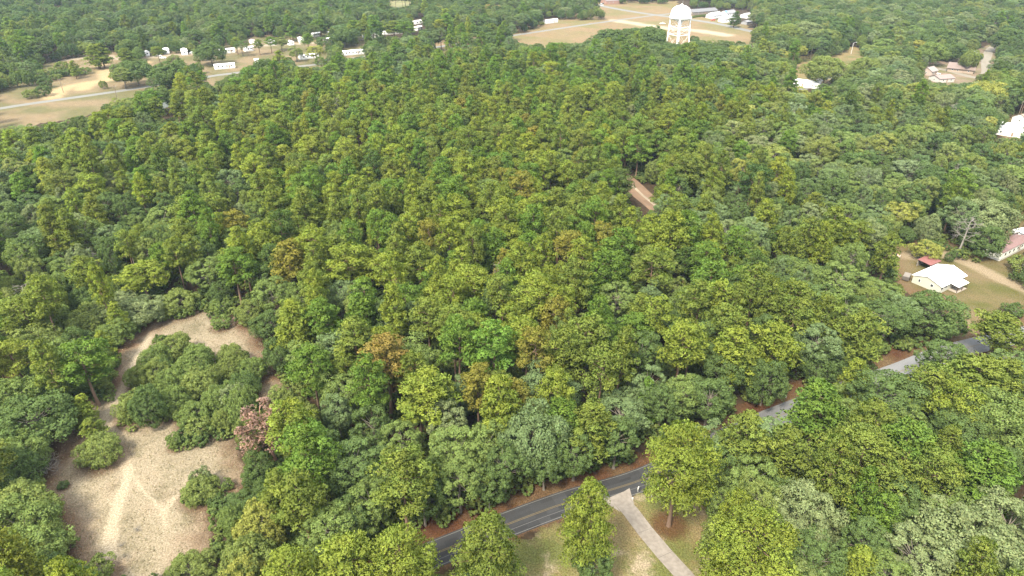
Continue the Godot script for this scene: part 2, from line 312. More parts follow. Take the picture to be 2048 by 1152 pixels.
	[-169.5, -481.8, 20, 8.6, "oak", "dark", "very dark upright oak below the trailer park"],
	[-171.3, -521.7, 18, 7.3, "young_pine", "yellow_green", "bright pointed pine right of the very dark oak"],
	[-149.3, -637.6, 17, 10.9, "oak", "dark", "dark oak left of the long white trailer"],
	[-112.4, -578, 16, 9.8, "oak", "dark", "dark oak at the right end of the long white trailer"],
	[-83.6, -590.1, 17.2, 13.3, "oak", "blue_green", ""],
	[-89.5, -572.3, 15, 10.8, "oak", "olive", ""],
	[-350.8, -585.7, 14, 6.3, "broadleaf", "olive", ""],
	[-156.6, -567.8, 14, 7.9, "broadleaf", "yellow", "yellowish tree beside the white trailer in mid park"],
	[-226.2, -596.9, 13, 6.6, "broadleaf", "dark", ""],
	[-160, -616.2, 14, 9.4, "broadleaf", "dark", ""],
	[89, -631, 16.7, 12.7, "oak", "dark", ""],
	[104.7, -631.4, 18.3, 13.7, "oak", "dark", ""],
	[81.9, -620, 18.3, 13.9, "oak", "dark", ""],
	[115.4, -605.3, 21.6, 16, "oak", "dark", ""],
	[65.2, -563.1, 16.5, 12.6, "oak", "blue_green", ""],
	[142.7, -542.2, 17, 11.7, "oak", "dark", ""],
	[159.6, -548.8, 17, 11.9, "oak", "dark", ""],
	[133.7, -586.3, 10, 11.2, "broadleaf", "olive", ""],
	[114.8, -555.1, 16.7, 12.6, "oak", "dark", ""],
	[231.9, -757.6, 16, 6.4, "young_pine", "dark", "single dark pointed pine beside the town road"],
	[228.1, -641, 18.6, 14.1, "oak", "olive", ""],
	[243.5, -641.5, 20.2, 15.2, "oak", "olive", ""],
	[265, -644.1, 21.5, 15.9, "oak", "pale", ""],
	[274.2, -628.3, 17.1, 13.2, "oak", "olive", ""],
	[213.1, -556.4, 12, 8.8, "broadleaf", "yellow", ""],
	[232, -571.5, 14, 5.5, "broadleaf", "yellow", "bright yellow tree by the small house above the side field"],
	[216.8, -483.9, 20.6, 14.8, "oak", "olive", "wide-crowned tree standing over the grey side road"],
	[253.4, -505.6, 16, 12.2, "oak", "olive", ""],
	[272.1, -507.7, 16.3, 12.4, "oak", "pale", ""],
	[338, -593.6, 19, 14.1, "oak", "dark", ""],
	[358.2, -599.8, 22, 16, "oak", "dark", "tallest dark oak behind the brown-roofed bungalow"],
	[329.3, -559.2, 17.5, 13, "oak", "green", ""],
	[355.7, -574.1, 15.1, 11.5, "oak", "dark", ""],
	[343.6, -531.6, 17, 6.6, "oak", "olive", "rounded tree between the brown-roofed bungalow and the bend road"],
	[288.2, -420.7, 17.5, 13.3, "oak", "yellow", "broad tree turning bright yellow at upper right"],
	[235.5, -358.5, 16, 9.7, "oak", "dark", "left one of twin dark domed oaks by the white barn roof"],
	[251.7, -363.7, 16, 10.6, "oak", "dark", "right one of twin dark domed oaks by the white barn roof"],
	[224.8, -358.1, 14, 7.9, "oak", "green", ""],
	[310, -544.9, 14, 6, "young_pine", "olive", "pale pointed conifer beside the brown-roofed bungalow's lane"],
	[236.3, -337.9, 10, 5.3, "dead_red", "grey", ""],
	[267.3, -451.2, 10, 13.7, "broadleaf", "green", ""],
	[424.2, -608.9, 20.7, 15.3, "oak", "dark", ""],
	[-364.5, -515.6, 5, 5.6, "shrub", "green", ""],
	[-360.5, -521, 5, 5.2, "shrub", "olive", ""],
	[-345.7, -510.6, 6, 6, "shrub", "green", ""],
	[-341.6, -517.7, 6, 5.5, "shrub", "olive", ""],
	[-334.4, -515.6, 5, 5, "shrub", "dark", ""],
	[-329.8, -519.1, 5, 5, "shrub", "dark", ""],
	[-322.4, -519.5, 6, 5.4, "shrub", "green", ""],
	[-319.8, -526.5, 5, 4.6, "shrub", "green", ""],
	[-346.1, -503.1, 4, 5.4, "shrub", "green", ""],
	[-337.1, -503.1, 4, 5.4, "shrub", "dark", ""],
	[-330.2, -506.5, 4, 4.9, "shrub", "olive", ""],
	[-351.2, -499.7, 4, 5, "shrub", "dark", ""],
	[-297.3, -527.3, 7, 4.5, "shrub", "green", ""],
	[-271.4, -522.1, 8, 5.2, "shrub", "olive", ""],
	[-265.2, -519.5, 6, 4.8, "shrub", "olive", ""],
	[-283, -502.1, 7, 3.9, "shrub", "dark", ""],
	[-183.7, -690.9, 17, 9.5, "pine", "green", ""],
	[-204.6, -672.1, 16, 7.3, "young_pine", "green", ""],
	[-147.9, -676.7, 18, 11.3, "pine", "green", ""],
	[-136.5, -670.2, 18, 10.1, "pine", "olive", ""],
	[-126.5, -676.7, 18, 10.2, "pine", "green", ""],
	[-110.7, -673.4, 18, 11.1, "pine", "olive", ""],
	[-99.1, -667, 18, 10.5, "pine", "green", ""],
	[-233.3, -605.7, 14, 5.3, "pine", "olive", ""],
	[-178.7, -627, 14, 6.3, "pine", "green", ""],
	[-201.7, -625, 11, 6.3, "broadleaf", "olive", ""],
	[-155, -640.3, 12, 7.3, "broadleaf", "dark", ""],
	[-174.4, -574.3, 12, 6.7, "broadleaf", "olive", ""],
	[-252.2, -577, 10, 7, "broadleaf", "green", ""],
	[-260.8, -552.3, 6, 5, "shrub", "green", ""],
	[-265.8, -556.4, 9, 5.9, "broadleaf", "olive", ""],
	[-213.3, -601.9, 13, 4.7, "pine", "olive", ""],
	[-206.3, -610.9, 14, 5.3, "pine", "green", ""],
	[-283.1, -568.3, 13, 4.7, "pine", "olive", ""],
	[-145.3, -537, 11, 5, "broadleaf", "green", ""],
	[-85, -799.3, 15, 10.1, "broadleaf", "rust", "rust-coloured autumn tree above the trailer park's right end"],
	[-21.9, -826.3, 15, 10.4, "broadleaf", "rust", "pale rust-coloured autumn tree left of the tan field, at the top"]]
const LANDMARKS = [
	[26.8, -91.8, "beside the concrete driveway"],
	[-7.2, -93.1, "on the near verge of the road"],
	[-2.4, -101, "behind the road's far verge"],
	[-28.7, -84.9, "at the bottom edge, near the road"],
	[-45.9, -93.8, "right of the clearing's lower end"],
	[-90.6, -138.3, "in the clearing's island"],
	[-51.4, -118.7, "beside the dead red-brown pine"],
	[-112.4, -139.9, "left of the sandy track"],
	[-106.9, -115.4, "at left edge by clearing"],
	[-90.3, -90.8, "left of the clearing's lower end"],
	[-69.6, -151.9, "at clearing's upper right"],
	[-110.2, -182.3, "behind clearing's top end"],
	[-141.2, -181.8, "among scrub oaks on the far left"],
	[-30.6, -136.9, "around the orange-brown pine"],
	[-4.8, -139.1, "around the bright green pine"],
	[18.2, -130.7, "above the lone pine"],
	[44.8, -132.9, "above the road bend"],
	[65.8, -145.8, "above the roadside straw"],
	[90.4, -155.5, "left of the house lawn"],
	[114.1, -158.8, "in front of the white-roofed house"],
	[48.2, -106.1, "just across the road, lower right"],
	[52, -88.8, "in the lower right wood"],
	[72, -103.8, "amid the lower right wood"],
	[76.5, -84.2, "in bottom right corner"],
	[102.6, -115.6, "at the right edge below the road"],
	[96.4, -130.1, "just below the road, right"],
	[166.3, -227.3, "beside the bare grey yard tree"],
	[144.7, -241.7, "behind the white-roofed house"],
	[51.7, -260, "beside the forest track gap"],
	[83.4, -234.2, "around small red pine"],
	[54, -185.3, "pine stand right of centre"],
	[101.8, -201.8, "behind the house yard"],
	[20.3, -199.6, "in the centre of the pine stand"],
	[-11.9, -199.6, "pine stand left of centre"],
	[-50.6, -192.2, "pine stand above the clearing"],
	[-84.4, -198.4, "in the wood above the clearing"],
	[-134.6, -218.4, "in the mixed wood at left"],
	[-176, -231.9, "in the mixed wood, far left"],
	[-23.7, -161, "above the orange-brown pine"],
	[7.8, -166.6, "above the bright green pine"],
	[-54, -155.5, "in the pines right of the clearing"],
	[-16.9, -118, "above the visible road"],
	[-35.6, -108.3, "right of the dead pine"],
	[37, -157.4, "right of bright green pine"],
	[-34, -252.3, "far stand left of centre"],
	[15.1, -257.8, "in the far pine stand at centre"],
	[-82.9, -252.3, "far wood left of centre"],
	[188.1, -282.1, "wood at the right edge"],
	[134.4, -282.1, "far wood right of centre"],
	[-249.9, -483.8, "by the pale road at upper left"],
	[-205.8, -557.8, "among the trailer park's homes"],
	[120.8, -628.3, "around the white water tower"],
	[237.6, -537.5, "by the small side field"],
	[311.8, -500.5, "among houses at upper right"],
	[224.6, -766.9, "by the town road"],
	[-94.4, -603.1, "at trailer park's right end"]]

const HEADROOM := 0.72   # mesh colours end at 1, so leaf tints are kept below it and the tones raised to match
const EYE := Vector3(0, 108, 0)

# linear base colours
const PINE_TONES := {"yellow_green": Vector3(.176, .213, .034), "olive": Vector3(.141, .175, .034), "green": Vector3(0.111, 0.174, 0.030), "bright": Vector3(0.118, 0.199, 0.033), "rusty": Vector3(0.189, 0.176, 0.035), "orange": Vector3(0.212, 0.161, 0.043), "dark": Vector3(0.078, 0.118, 0.030)}
const LEAF_TONES := {"dark": Vector3(.073, .110, .034), "green": Vector3(.110, .152, .042), "blue_green": Vector3(.106, .150, .062), "pale": Vector3(.138, .170, .074), "yellow": Vector3(.196, .208, .048), "olive": Vector3(.129, .162, .044), "rust": Vector3(.21, .14, .06)}
const TONE_WORDS := {"yellow_green": "yellow-green", "olive": "olive", "green": "mid-green", "bright": "bright-green", "rusty": "rusty-tipped", "orange": "orange-brown", "dark": "dark-green", "blue_green": "blue-green", "pale": "grey-green", "yellow": "yellowish", "rust": "rust", "grey": "bare-grey", "red": "red-brown"}

var rng := RandomNumberGenerator.new()
var wobble := FastNoiseLite.new()
var fine := FastNoiseLite.new()
var mats := {}
var taken := {}
var kinds := {}
var opens := []
var lanes := []
var placed := []
var standing := []


class Geo:
	var v := PackedVector3Array()
	var n := PackedVector3Array()
	var c := PackedColorArray()
	var tint := Color.WHITE

	func tri(a: Vector3, b: Vector3, d: Vector3, na: Vector3, nb: Vector3, nd: Vector3) -> void:
		if (b - a).cross(d - a).dot(na + nb + nd) > 0.0:
			v.append(a); v.append(d); v.append(b)
			n.append(na); n.append(nd); n.append(nb)
		else:
			v.append(a); v.append(b); v.append(d)
			n.append(na); n.append(nb); n.append(nd)
		c.append(tint); c.append(tint); c.append(tint)

	func quad(a: Vector3, b: Vector3, d: Vector3, e: Vector3, nn: Vector3) -> void:
		tri(a, b, d, nn, nn, nn)
		tri(a, d, e, nn, nn, nn)

	func box(at: Vector3, size: Vector3, turn := Basis.IDENTITY) -> void:
		var h := size / 2.0
		for s in [-1.0, 1.0]:
			for k in 3:
				var nn := Vector3.ZERO; nn[k] = s
				var u := Vector3.ZERO; u[(k + 1) % 3] = h[(k + 1) % 3]
				var w := Vector3.ZERO; w[(k + 2) % 3] = h[(k + 2) % 3]
				var o: Vector3 = nn * h[k]
				quad(at + turn * (o - u - w), at + turn * (o + u - w), at + turn * (o + u + w), at + turn * (o - u + w), turn * nn)

	func tube(points: Array, radii: Array, sides: int) -> void:
		var rings := []
		for i in points.size():
			var d: Vector3 = (points[mini(i + 1, points.size() - 1)] - points[maxi(i - 1, 0)]).normalized()
			var u := d.cross(Vector3.RIGHT if absf(d.x) < 0.8 else Vector3.UP).normalized()
			var w := d.cross(u)
			var ring := []
			for k in sides:
				var a := TAU * k / sides
				ring.append(u * cos(a) + w * sin(a))
			rings.append(ring)
		for i in points.size() - 1:
			for k in sides:
				var q := (k + 1) % sides
				var a0: Vector3 = rings[i][k]; var a1: Vector3 = rings[i][q]; var b0: Vector3 = rings[i + 1][k]; var b1: Vector3 = rings[i + 1][q]
				var p0: Vector3 = points[i]; var p1: Vector3 = points[i + 1]; var r0: float = radii[i]; var r1: float = radii[i + 1]
				tri(p0 + a0 * r0, p0 + a1 * r0, p1 + b1 * r1, a0, a1, b1)
				tri(p0 + a0 * r0, p1 + b1 * r1, p1 + b0 * r1, a0, b1, b0)

	# a lathed body: rows of (radius, height)
	func lathe(rows: Array, sides: int, at := Vector3.ZERO) -> void:
		for i in rows.size() - 1:
			var p: Vector2 = rows[i]; var q: Vector2 = rows[i + 1]
			var slope := Vector2(q.y - p.y, p.x - q.x).normalized()
			for k in sides:
				var a := TAU * k / sides; var b := TAU * (k + 1) / sides
				var da := Vector3(cos(a), 0, sin(a)); var db := Vector3(cos(b), 0, sin(b))
				var na := da * slope.x + Vector3.UP * slope.y; var nb := db * slope.x + Vector3.UP * slope.y
				if q.x > 0.0001:
					tri(at + da * p.x + Vector3.UP * p.y, at + da * q.x + Vector3.UP * q.y, at + db * q.x + Vector3.UP * q.y, na, na, nb)
				if p.x > 0.0001:
					tri(at + da * p.x + Vector3.UP * p.y, at + db * q.x + Vector3.UP * q.y, at + db * p.x + Vector3.UP * p.y, na, nb, nb)

	func mesh() -> ArrayMesh:
		var m := ArrayMesh.new()
		var a := []
		a.resize(Mesh.ARRAY_MAX)
		a[Mesh.ARRAY_VERTEX] = v
		a[Mesh.ARRAY_NORMAL] = n
		a[Mesh.ARRAY_COLOR] = c
		m.add_surface_from_arrays(Mesh.PRIMITIVE_TRIANGLES, a)
		return m


# ------------------------------------------------------------------ naming
func numbered(called: String) -> String:
	var k: int = taken.get(called, 0)
	taken[called] = k + 1
	return called if k == 0 else "%s_%03d" % [called, k]

func tag(o: Node, label: String, category: String, group := "", kind := "") -> void:
	o.set_meta("label", label)
	if category: o.set_meta("category", category)
	if group: o.set_meta("group", group)
	if kind: o.set_meta("kind", kind)

func thing(called: String, label: String, category: String, at := Vector3.ZERO, turn := 0.0, group := "") -> Node3D:
	var o := Node3D.new()
	o.name = numbered(called)
	o.position = at
	o.rotation.y = turn
	tag(o, label, category, group)
	add_child(o, true)
	return o

func part(called: String, m: Mesh, mat: Material, parent: Node) -> MeshInstance3D:
	var o := MeshInstance3D.new()
	o.name = called
	o.mesh = m
	o.material_override = mat
	parent.add_child(o, true)
	return o

func structure(called: String, m: Mesh, mat: Material, label: String) -> MeshInstance3D:
	var o := part(numbered(called), m, mat, self)
	tag(o, label, "", "", "structure")
	return o

func box_part(called: String, at: Vector3, size: Vector3, mat: Material, parent: Node, turn := Basis.IDENTITY) -> MeshInstance3D:
	var g := Geo.new()
	g.box(at, size, turn)
	return part(called, g.mesh(), mat, parent)


# ------------------------------------------------------------------ materials
func lin(c: Vector3) -> Color:
	return Color(c.x, c.y, c.z).linear_to_srgb()

func matte(called: String, c: Vector3, rough := 0.85, coloured := false, spec := 0.35) -> StandardMaterial3D:
	if mats.has(called):
		return mats[called]
	var m := StandardMaterial3D.new()
	m.resource_name = called
	m.albedo_color = lin(c)
	m.roughness = rough
	m.metallic_specular = spec
	m.vertex_color_use_as_albedo = coloured
	mats[called] = m
	return m

func leafy(called: String, c: Vector3) -> StandardMaterial3D:
	if mats.has(called):
		return mats[called]
	var m := matte(called, c if c == Vector3.ONE else c / HEADROOM, 0.8, true, 0.2)
	m.backlight_enabled = true
	m.backlight = Color(.78, .84, .5)
	return m

func noise_texture(size: int, frequency: float, low: Color, high: Color, octaves := 5, seed_ := 1) -> NoiseTexture2D:
	var f := FastNoiseLite.new()
	f.noise_type = FastNoiseLite.TYPE_SIMPLEX_SMOOTH
	f.frequency = frequency
	f.fractal_octaves = octaves
	f.seed = seed_
	var t := NoiseTexture2D.new()
	t.width = size
	t.height = size
	t.seamless = true
	t.noise = f
	var ramp := Gradient.new()
	ramp.set_color(0, low)
	ramp.set_color(1, high)
	t.color_ramp = ramp
	return t

func earthy(called: String, tex: Texture2D, metres: float, coloured := true, bump: Texture2D = null, bump_cm := 0.0) -> StandardMaterial3D:
	var m := matte(called, Vector3.ONE, 0.95, coloured, 0.2)
	m.albedo_texture = tex
	m.uv1_triplanar = true
	m.uv1_world_triplanar = true
	m.uv1_scale = Vector3.ONE / metres
	if bump:
		m.heightmap_enabled = true
		m.heightmap_texture = bump
		m.heightmap_scale = bump_cm
	return m


# ------------------------------------------------------------------ plan geometry
func points(flat: Array) -> PackedVector2Array:
	var out := PackedVector2Array()
	for i in range(0, flat.size(), 2):
		out.append(Vector2(flat[i], flat[i + 1]))
	return out

func bounds(p: PackedVector2Array) -> Rect2:
	var r := Rect2(p[0], Vector2.ZERO)
	for q in p:
		r = r.expand(q)
	return r

func smooth_line(p: PackedVector2Array, step: float) -> PackedVector2Array:
	var out := PackedVector2Array()
	for i in p.size() - 1:
		var a := p[maxi(i - 1, 0)]; var b := p[i]; var c := p[i + 1]; var d := p[mini(i + 2, p.size() - 1)]
		var n := maxi(1, int(b.distance_to(c) / step))
		for k in n:
			out.append(b.cubic_interpolate(c, a, d, float(k) / n))
	out.append(p[p.size() - 1])
	return out

func to_line(p: Vector2, line: PackedVector2Array) -> float:
	var best := 1e9
	for i in line.size() - 1:
		best = minf(best, p.distance_squared_to(Geometry2D.get_closest_point_to_segment(p, line[i], line[i + 1])))
	return sqrt(best)

func inside_by(p: Vector2, ring: PackedVector2Array) -> float:   # metres inside the ring's edge, negative outside
	var closed := ring.duplicate()
	closed.append(ring[0])
	var d := to_line(p, closed)
	return d if Geometry2D.is_point_in_polygon(p, ring) else -d

# a ground sheet: a grid of cells over a plan ring, coloured by what the ground is made of
func ground_sheet(called: String, ring: PackedVector2Array, cell: float, y: float, mat: Material, label: String, colour: Callable, ragged := 1.5, lift := 0.0) -> void:
	var r := bounds(ring).grow(cell)
	var nx := int(r.size.x / cell) + 1
	var nz := int(r.size.y / cell) + 1
	var keep := PackedByteArray(); keep.resize(nx * nz)
	var cols := PackedColorArray(); cols.resize(nx * nz)
	var pos := PackedVector3Array(); pos.resize(nx * nz)
	for j in nz:
		for i in nx:
			var p := r.position + Vector2(i, j) * cell
			var e := inside_by(p, ring) + wobble.get_noise_2d(p.x * 3.0, p.y * 3.0) * ragged
			if e < 0.0:
				continue
			var k := j * nx + i
			keep[k] = 1
			var col: Vector3 = colour.call(p, e)
			cols[k] = Color(col.x, col.y, col.z)
			pos[k] = Vector3(p.x, y + lift * clampf(e * 0.4, 0, 1) * (0.5 + 0.5 * fine.get_noise_2d(p.x * 2.0, p.y * 2.0)), p.y)
	var v := PackedVector3Array(); var c := PackedColorArray(); var n := PackedVector3Array()
	for j in nz - 1:
		for i in nx - 1:
			var a := j * nx + i
			var b := a + 1
			var d := a + nx
			var f := d + 1
			if keep[a] + keep[b] + keep[d] + keep[f] < 4:
				continue
			for k in [a, b, f, a, f, d]:
				v.append(pos[k]); c.append(cols[k])
			var n1 := (pos[f] - pos[a]).cross(pos[b] - pos[a]).normalized()
			var n2 := (pos[d] - pos[a]).cross(pos[f] - pos[a]).normalized()
			for k in 3: n.append(n1)
			for k in 3: n.append(n2)
	var m := ArrayMesh.new()
	var arr := []
	arr.resize(Mesh.ARRAY_MAX)
	arr[Mesh.ARRAY_VERTEX] = v
	arr[Mesh.ARRAY_NORMAL] = n
	arr[Mesh.ARRAY_COLOR] = c
	m.add_surface_from_arrays(Mesh.PRIMITIVE_TRIANGLES, arr)
	structure(called, m, mat, label)

# a strip that follows a line: from offset a to offset b across it
func strip_mesh(line: PackedVector2Array, a: float, b: float, y: float, shade := 0.0, from := 0.0, to := 1.0, painted_light := 0.0) -> ArrayMesh:
	var g := Geo.new()
	var n := line.size()
	var rows := 1 if b - a < 1.0 else int(ceil((b - a) / 0.8))
	var last := []
	for i in range(int(from * (n - 1)), int(to * (n - 1)) + 1):
		var d := (line[mini(i + 1, n - 1)] - line[maxi(i - 1, 0)]).normalized()
		var side := Vector2(-d.y, d.x)
		var row := []
		for k in rows + 1:
			var q := line[i] + side * lerpf(a, b, float(k) / rows)
			row.append(Vector3(q.x, y, q.y))
		if last:
			for k in rows:
				var mid: Vector3 = (row[k] + last[k + 1]) / 2.0
				var s := (1.0 + painted_light * smoothstep(20.0, 100.0, mid.x)) / (1.0 + painted_light) * (1.0 - shade * 0.5) + shade / (1.0 + painted_light) * (fine.get_noise_2d(mid.x * 1.5, mid.z * 1.5) + 0.6 * wobble.get_noise_2d(mid.x * 4.0, mid.z * 4.0))  # brightness painted in to rise along x like sky light, plus random tone
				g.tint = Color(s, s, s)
				g.quad(last[k], row[k], row[k + 1], last[k + 1], Vector3.UP)
		last = row
	return g.mesh()


# ------------------------------------------------------------------ trees
func ball() -> Vector3:
	while true:
		var p := Vector3(rng.randf_range(-1, 1), rng.randf_range(-1, 1), rng.randf_range(-1, 1))
		var l := p.length_squared()
		if l < 1.0 and l > 0.01:
			return p / sqrt(l)
	return Vector3.UP

func needle_clump(g: Geo, at: Vector3, r: float, tufts: int, size: float) -> void:
	var tone := rng.randf_range(0.78, 1.2)
	var warm := rng.randf_range(-0.09, 0.04)
	for i in tufts:
		var d := ball()
		if d.y < -0.2 and rng.randf() < 0.7:
			d.y = -d.y
		var p := at + Vector3(d.x, d.y * 0.78, d.z) * r * rng.randf_range(0.6, 1.02)
		var out := (d + Vector3.UP * 0.45).normalized()
		var s := tone * rng.randf_range(0.85, 1.15)
		g.tint = Color(s * (1.0 + warm) * HEADROOM, s * HEADROOM, s * (1.0 - warm) * HEADROOM)
		for k in 5:
			var nd := (out + ball() * 0.85).normalized()
			var side := nd.cross(ball()).normalized() * size * 0.26
			var tip := p + nd * size * rng.randf_range(0.75, 1.15)
			var nn := (nd * 0.45 + out * 0.8).normalized()
			g.tri(p, tip + side, tip - side, out, nn, nn)

func leaf_clump(g: Geo, at: Vector3, r: float, leaves: int, size: float, out: Vector3) -> void:
	var tone := rng.randf_range(0.8, 1.2)
	for i in leaves:
		var d := (ball() + out * 0.55 + Vector3.UP * 0.25).normalized()
		var p := at + d * r * rng.randf_range(0.75, 1.05)
		var nn := (d + ball() * 0.75).normalized()
		var t := nn.cross(ball()).normalized()
		var w := nn.cross(t)
		var s := tone * rng.randf_range(0.82, 1.18)
		g.tint = Color(s * rng.randf_range(0.94, 1.08) * HEADROOM, s * HEADROOM, s * HEADROOM)
		var a := size * rng.randf_range(0.75, 1.2)
		var shade := (nn * 0.55 + d * 0.6).normalized()
		g.tri(p - t * a, p + w * a * 0.62, p + t * a, shade, shade, shade)
		g.tri(p - t * a, p + t * a, p - w * a * 0.62, shade, shade, shade)

func stem_tube(g: Geo, h: float, r: float, lean: Vector2, sides := 7) -> Callable:
	var pts := []
	var radii := []
	var bend := Vector2(rng.randf_range(-1, 1), rng.randf_range(-1, 1)) * h * 0.012
	var where := func(y: float) -> Vector3:
		var f := y / h
		return Vector3(lean.x * f + bend.x * sin(f * 5.0), y, lean.y * f + bend.y * sin(f * 4.0 + 1.0))
	for i in 8:
		var f := i / 7.0
		pts.append((where as Callable).call(f * h))
		radii.append(r * (1.0 - 0.82 * f) * (1.45 if i == 0 else 1.0))
	pts[0].y = -0.15
	g.tube(pts, radii, sides)
	return where

func measured(g: Geo, w: Geo, h: float) -> Dictionary:
	var far := []
	var top := 0.0
	for p in g.v:
		far.append(Vector2(p.x, p.z).length())
		top = maxf(top, p.y)
	far.sort()
	return {"crown": g.mesh(), "trunk": w.mesh(), "h": top, "r": far[int(far.size() * 0.97)]}

func make_pine(h: float, low: float, r: float, cone: float, branches: int, tufts: int, size: float) -> Dictionary:
	var g := Geo.new()
	var w := Geo.new()
	var where := stem_tube(w, h * 0.97, h * 0.0125 + 0.06, Vector2(rng.randf_range(-.5, .5), rng.randf_range(-.5, .5)))
	var lop := Vector2.from_angle(rng.randf() * TAU) * r * 0.14
	for i in branches:
		var f := (i + rng.randf()) / branches
		var y := lerpf(low, h - 0.9, f)
		var full := lerpf(pow(sin(PI * (0.2 + 0.76 * f)), 0.75), 1.02 - 0.93 * f, cone)
		var l := r * full * rng.randf_range(0.62, 1.1)
		var az := i * 2.4 + rng.randf_range(-.5, .5)
		var from: Vector3 = where.call(y)
		var end := from + Vector3(cos(az) * l + lop.x * full, l * rng.randf_range(-0.12, 0.34), sin(az) * l + lop.y * full)
		var knee := from.lerp(end, 0.55) - Vector3.UP * l * 0.05
		w.tube([from, knee, end], [0.05 + l * 0.012, 0.04 + l * 0.006, 0.02], 4)
		var cr := r * rng.randf_range(0.22, 0.33) * lerpf(1.0, 0.75, f * cone)
		needle_clump(g, end, cr, tufts, size)
		if l > r * 0.45:
			needle_clump(g, from.lerp(end, 0.6) + ball() * cr * 0.5 + Vector3.UP * 0.2, cr * 0.95, tufts, size)
			if rng.randf() < 0.6:
				needle_clump(g, end + Vector3(-sin(az), 0.1, cos(az)) * cr * rng.randf_range(-1.3, 1.3) - Vector3(cos(az), 0, sin(az)) * cr * 0.5, cr * 0.85, tufts, size)
	for i in 3:
		needle_clump(g, where.call(h * 0.95) + Vector3(rng.randf_range(-.4, .4), 0.1 - i * 0.5, rng.randf_range(-.4, .4)), r * 0.17, tufts, size)
	return measured(g, w, h)

func make_broadleaf(h: float, low: float, r: float, lobes: int, clumps: int, leaves: int, size: float, flat := 0.0) -> Dictionary:
	var g := Geo.new()
	var w := Geo.new()
	var mid := (h + low) / 2.0
	var half := (h - low) / 2.0
	var where := stem_tube(w, maxf(mid, low + 0.3), h * 0.016 + 0.05, Vector2(rng.randf_range(-.4, .4), rng.randf_range(-.4, .4)))
	var phase := rng.randf() * TAU
	for i in lobes:
		var u := lerpf(-0.72, 0.98, (i + 0.5) / lobes)
		var ring := sqrt(maxf(0.05, 1.0 - u * u))
		var az := i * 2.4 + phase + rng.randf_range(-.35, .35)
		var push := rng.randf_range(0.46, 0.88)
		var c := Vector3(cos(az) * ring * r * push, mid + u * half * (push + 0.02), sin(az) * ring * r * push)
		if flat > 0.0:
			c.y = lerpf(c.y, mid + half * 0.2, flat * 0.4 * ring)
		var lr := r * rng.randf_range(0.2, 0.44)
		lr = minf(lr, half * 0.62)
		var from: Vector3 = where.call(clampf(c.y - lr * 1.2, low * 0.6, maxf(mid, low + 0.2)))
		w.tube([from, from.lerp(c, 0.5) - Vector3.UP * 0.15, c], [0.05 + h * 0.005, 0.04 + h * 0.002, 0.02], 4)
		var outward := Vector3(c.x / r, (c.y - mid) / half, c.z / r).normalized()
		for k in clumps:
			var d := (ball() + outward * 0.75 + Vector3.UP * 0.3).normalized()
			leaf_clump(g, c + d * lr * rng.randf_range(0.6, 0.9), lr * rng.randf_range(0.28, 0.44), leaves, size, d)
	return measured(g, w, h)

func fork(w: Geo, g: Geo, from: Vector3, dir: Vector3, l: float, r: float, depth: int, red: bool) -> void:
	var end := from + dir * l
	w.tube([from, from.lerp(end, 0.5) + ball() * l * 0.06, end], [r, r * 0.8, r * 0.55], 5 if depth > 2 else 3)
	if red and depth <= 2:
		needle_clump(g, end, l * 0.5, 4, 0.4)
	if depth == 0:
		return
	for i in (3 if depth > 1 else 4):
		var d := (dir + ball() * 0.85 + Vector3.UP * 0.12).normalized()
		fork(w, g, from.lerp(end, rng.randf_range(0.55, 1.0)), d, l * rng.randf_range(0.55, 0.75), r * 0.55, depth - 1, red)

func make_dead(h: float, r: float, red: bool, bushy: bool) -> Dictionary:
	var g := Geo.new()
	var w := Geo.new()
	if bushy:
		for i in 9:
			fork(w, g, Vector3(rng.randf_range(-.2, .2) * r, 0, rng.randf_range(-.2, .2) * r), (Vector3.UP + ball() * 0.7).normalized(), h * 0.42, 0.06, 3, false)
	else:
		var where := stem_tube(w, h * 0.95, h * 0.016 + 0.05, Vector2(1, 0.4))
		for i in 15:
			var f := 0.38 + 0.58 * i / 15.0
			var az := i * 2.4
			fork(w, g, where.call(h * f), Vector3(cos(az), 0.25 + 0.3 * rng.randf(), sin(az)).normalized(), r * 0.6 * (1.15 - 0.6 * f), 0.09, 2, red)
	return {"crown": g.mesh() if g.v.size() else null, "trunk": w.mesh(), "h": h, "r": r}

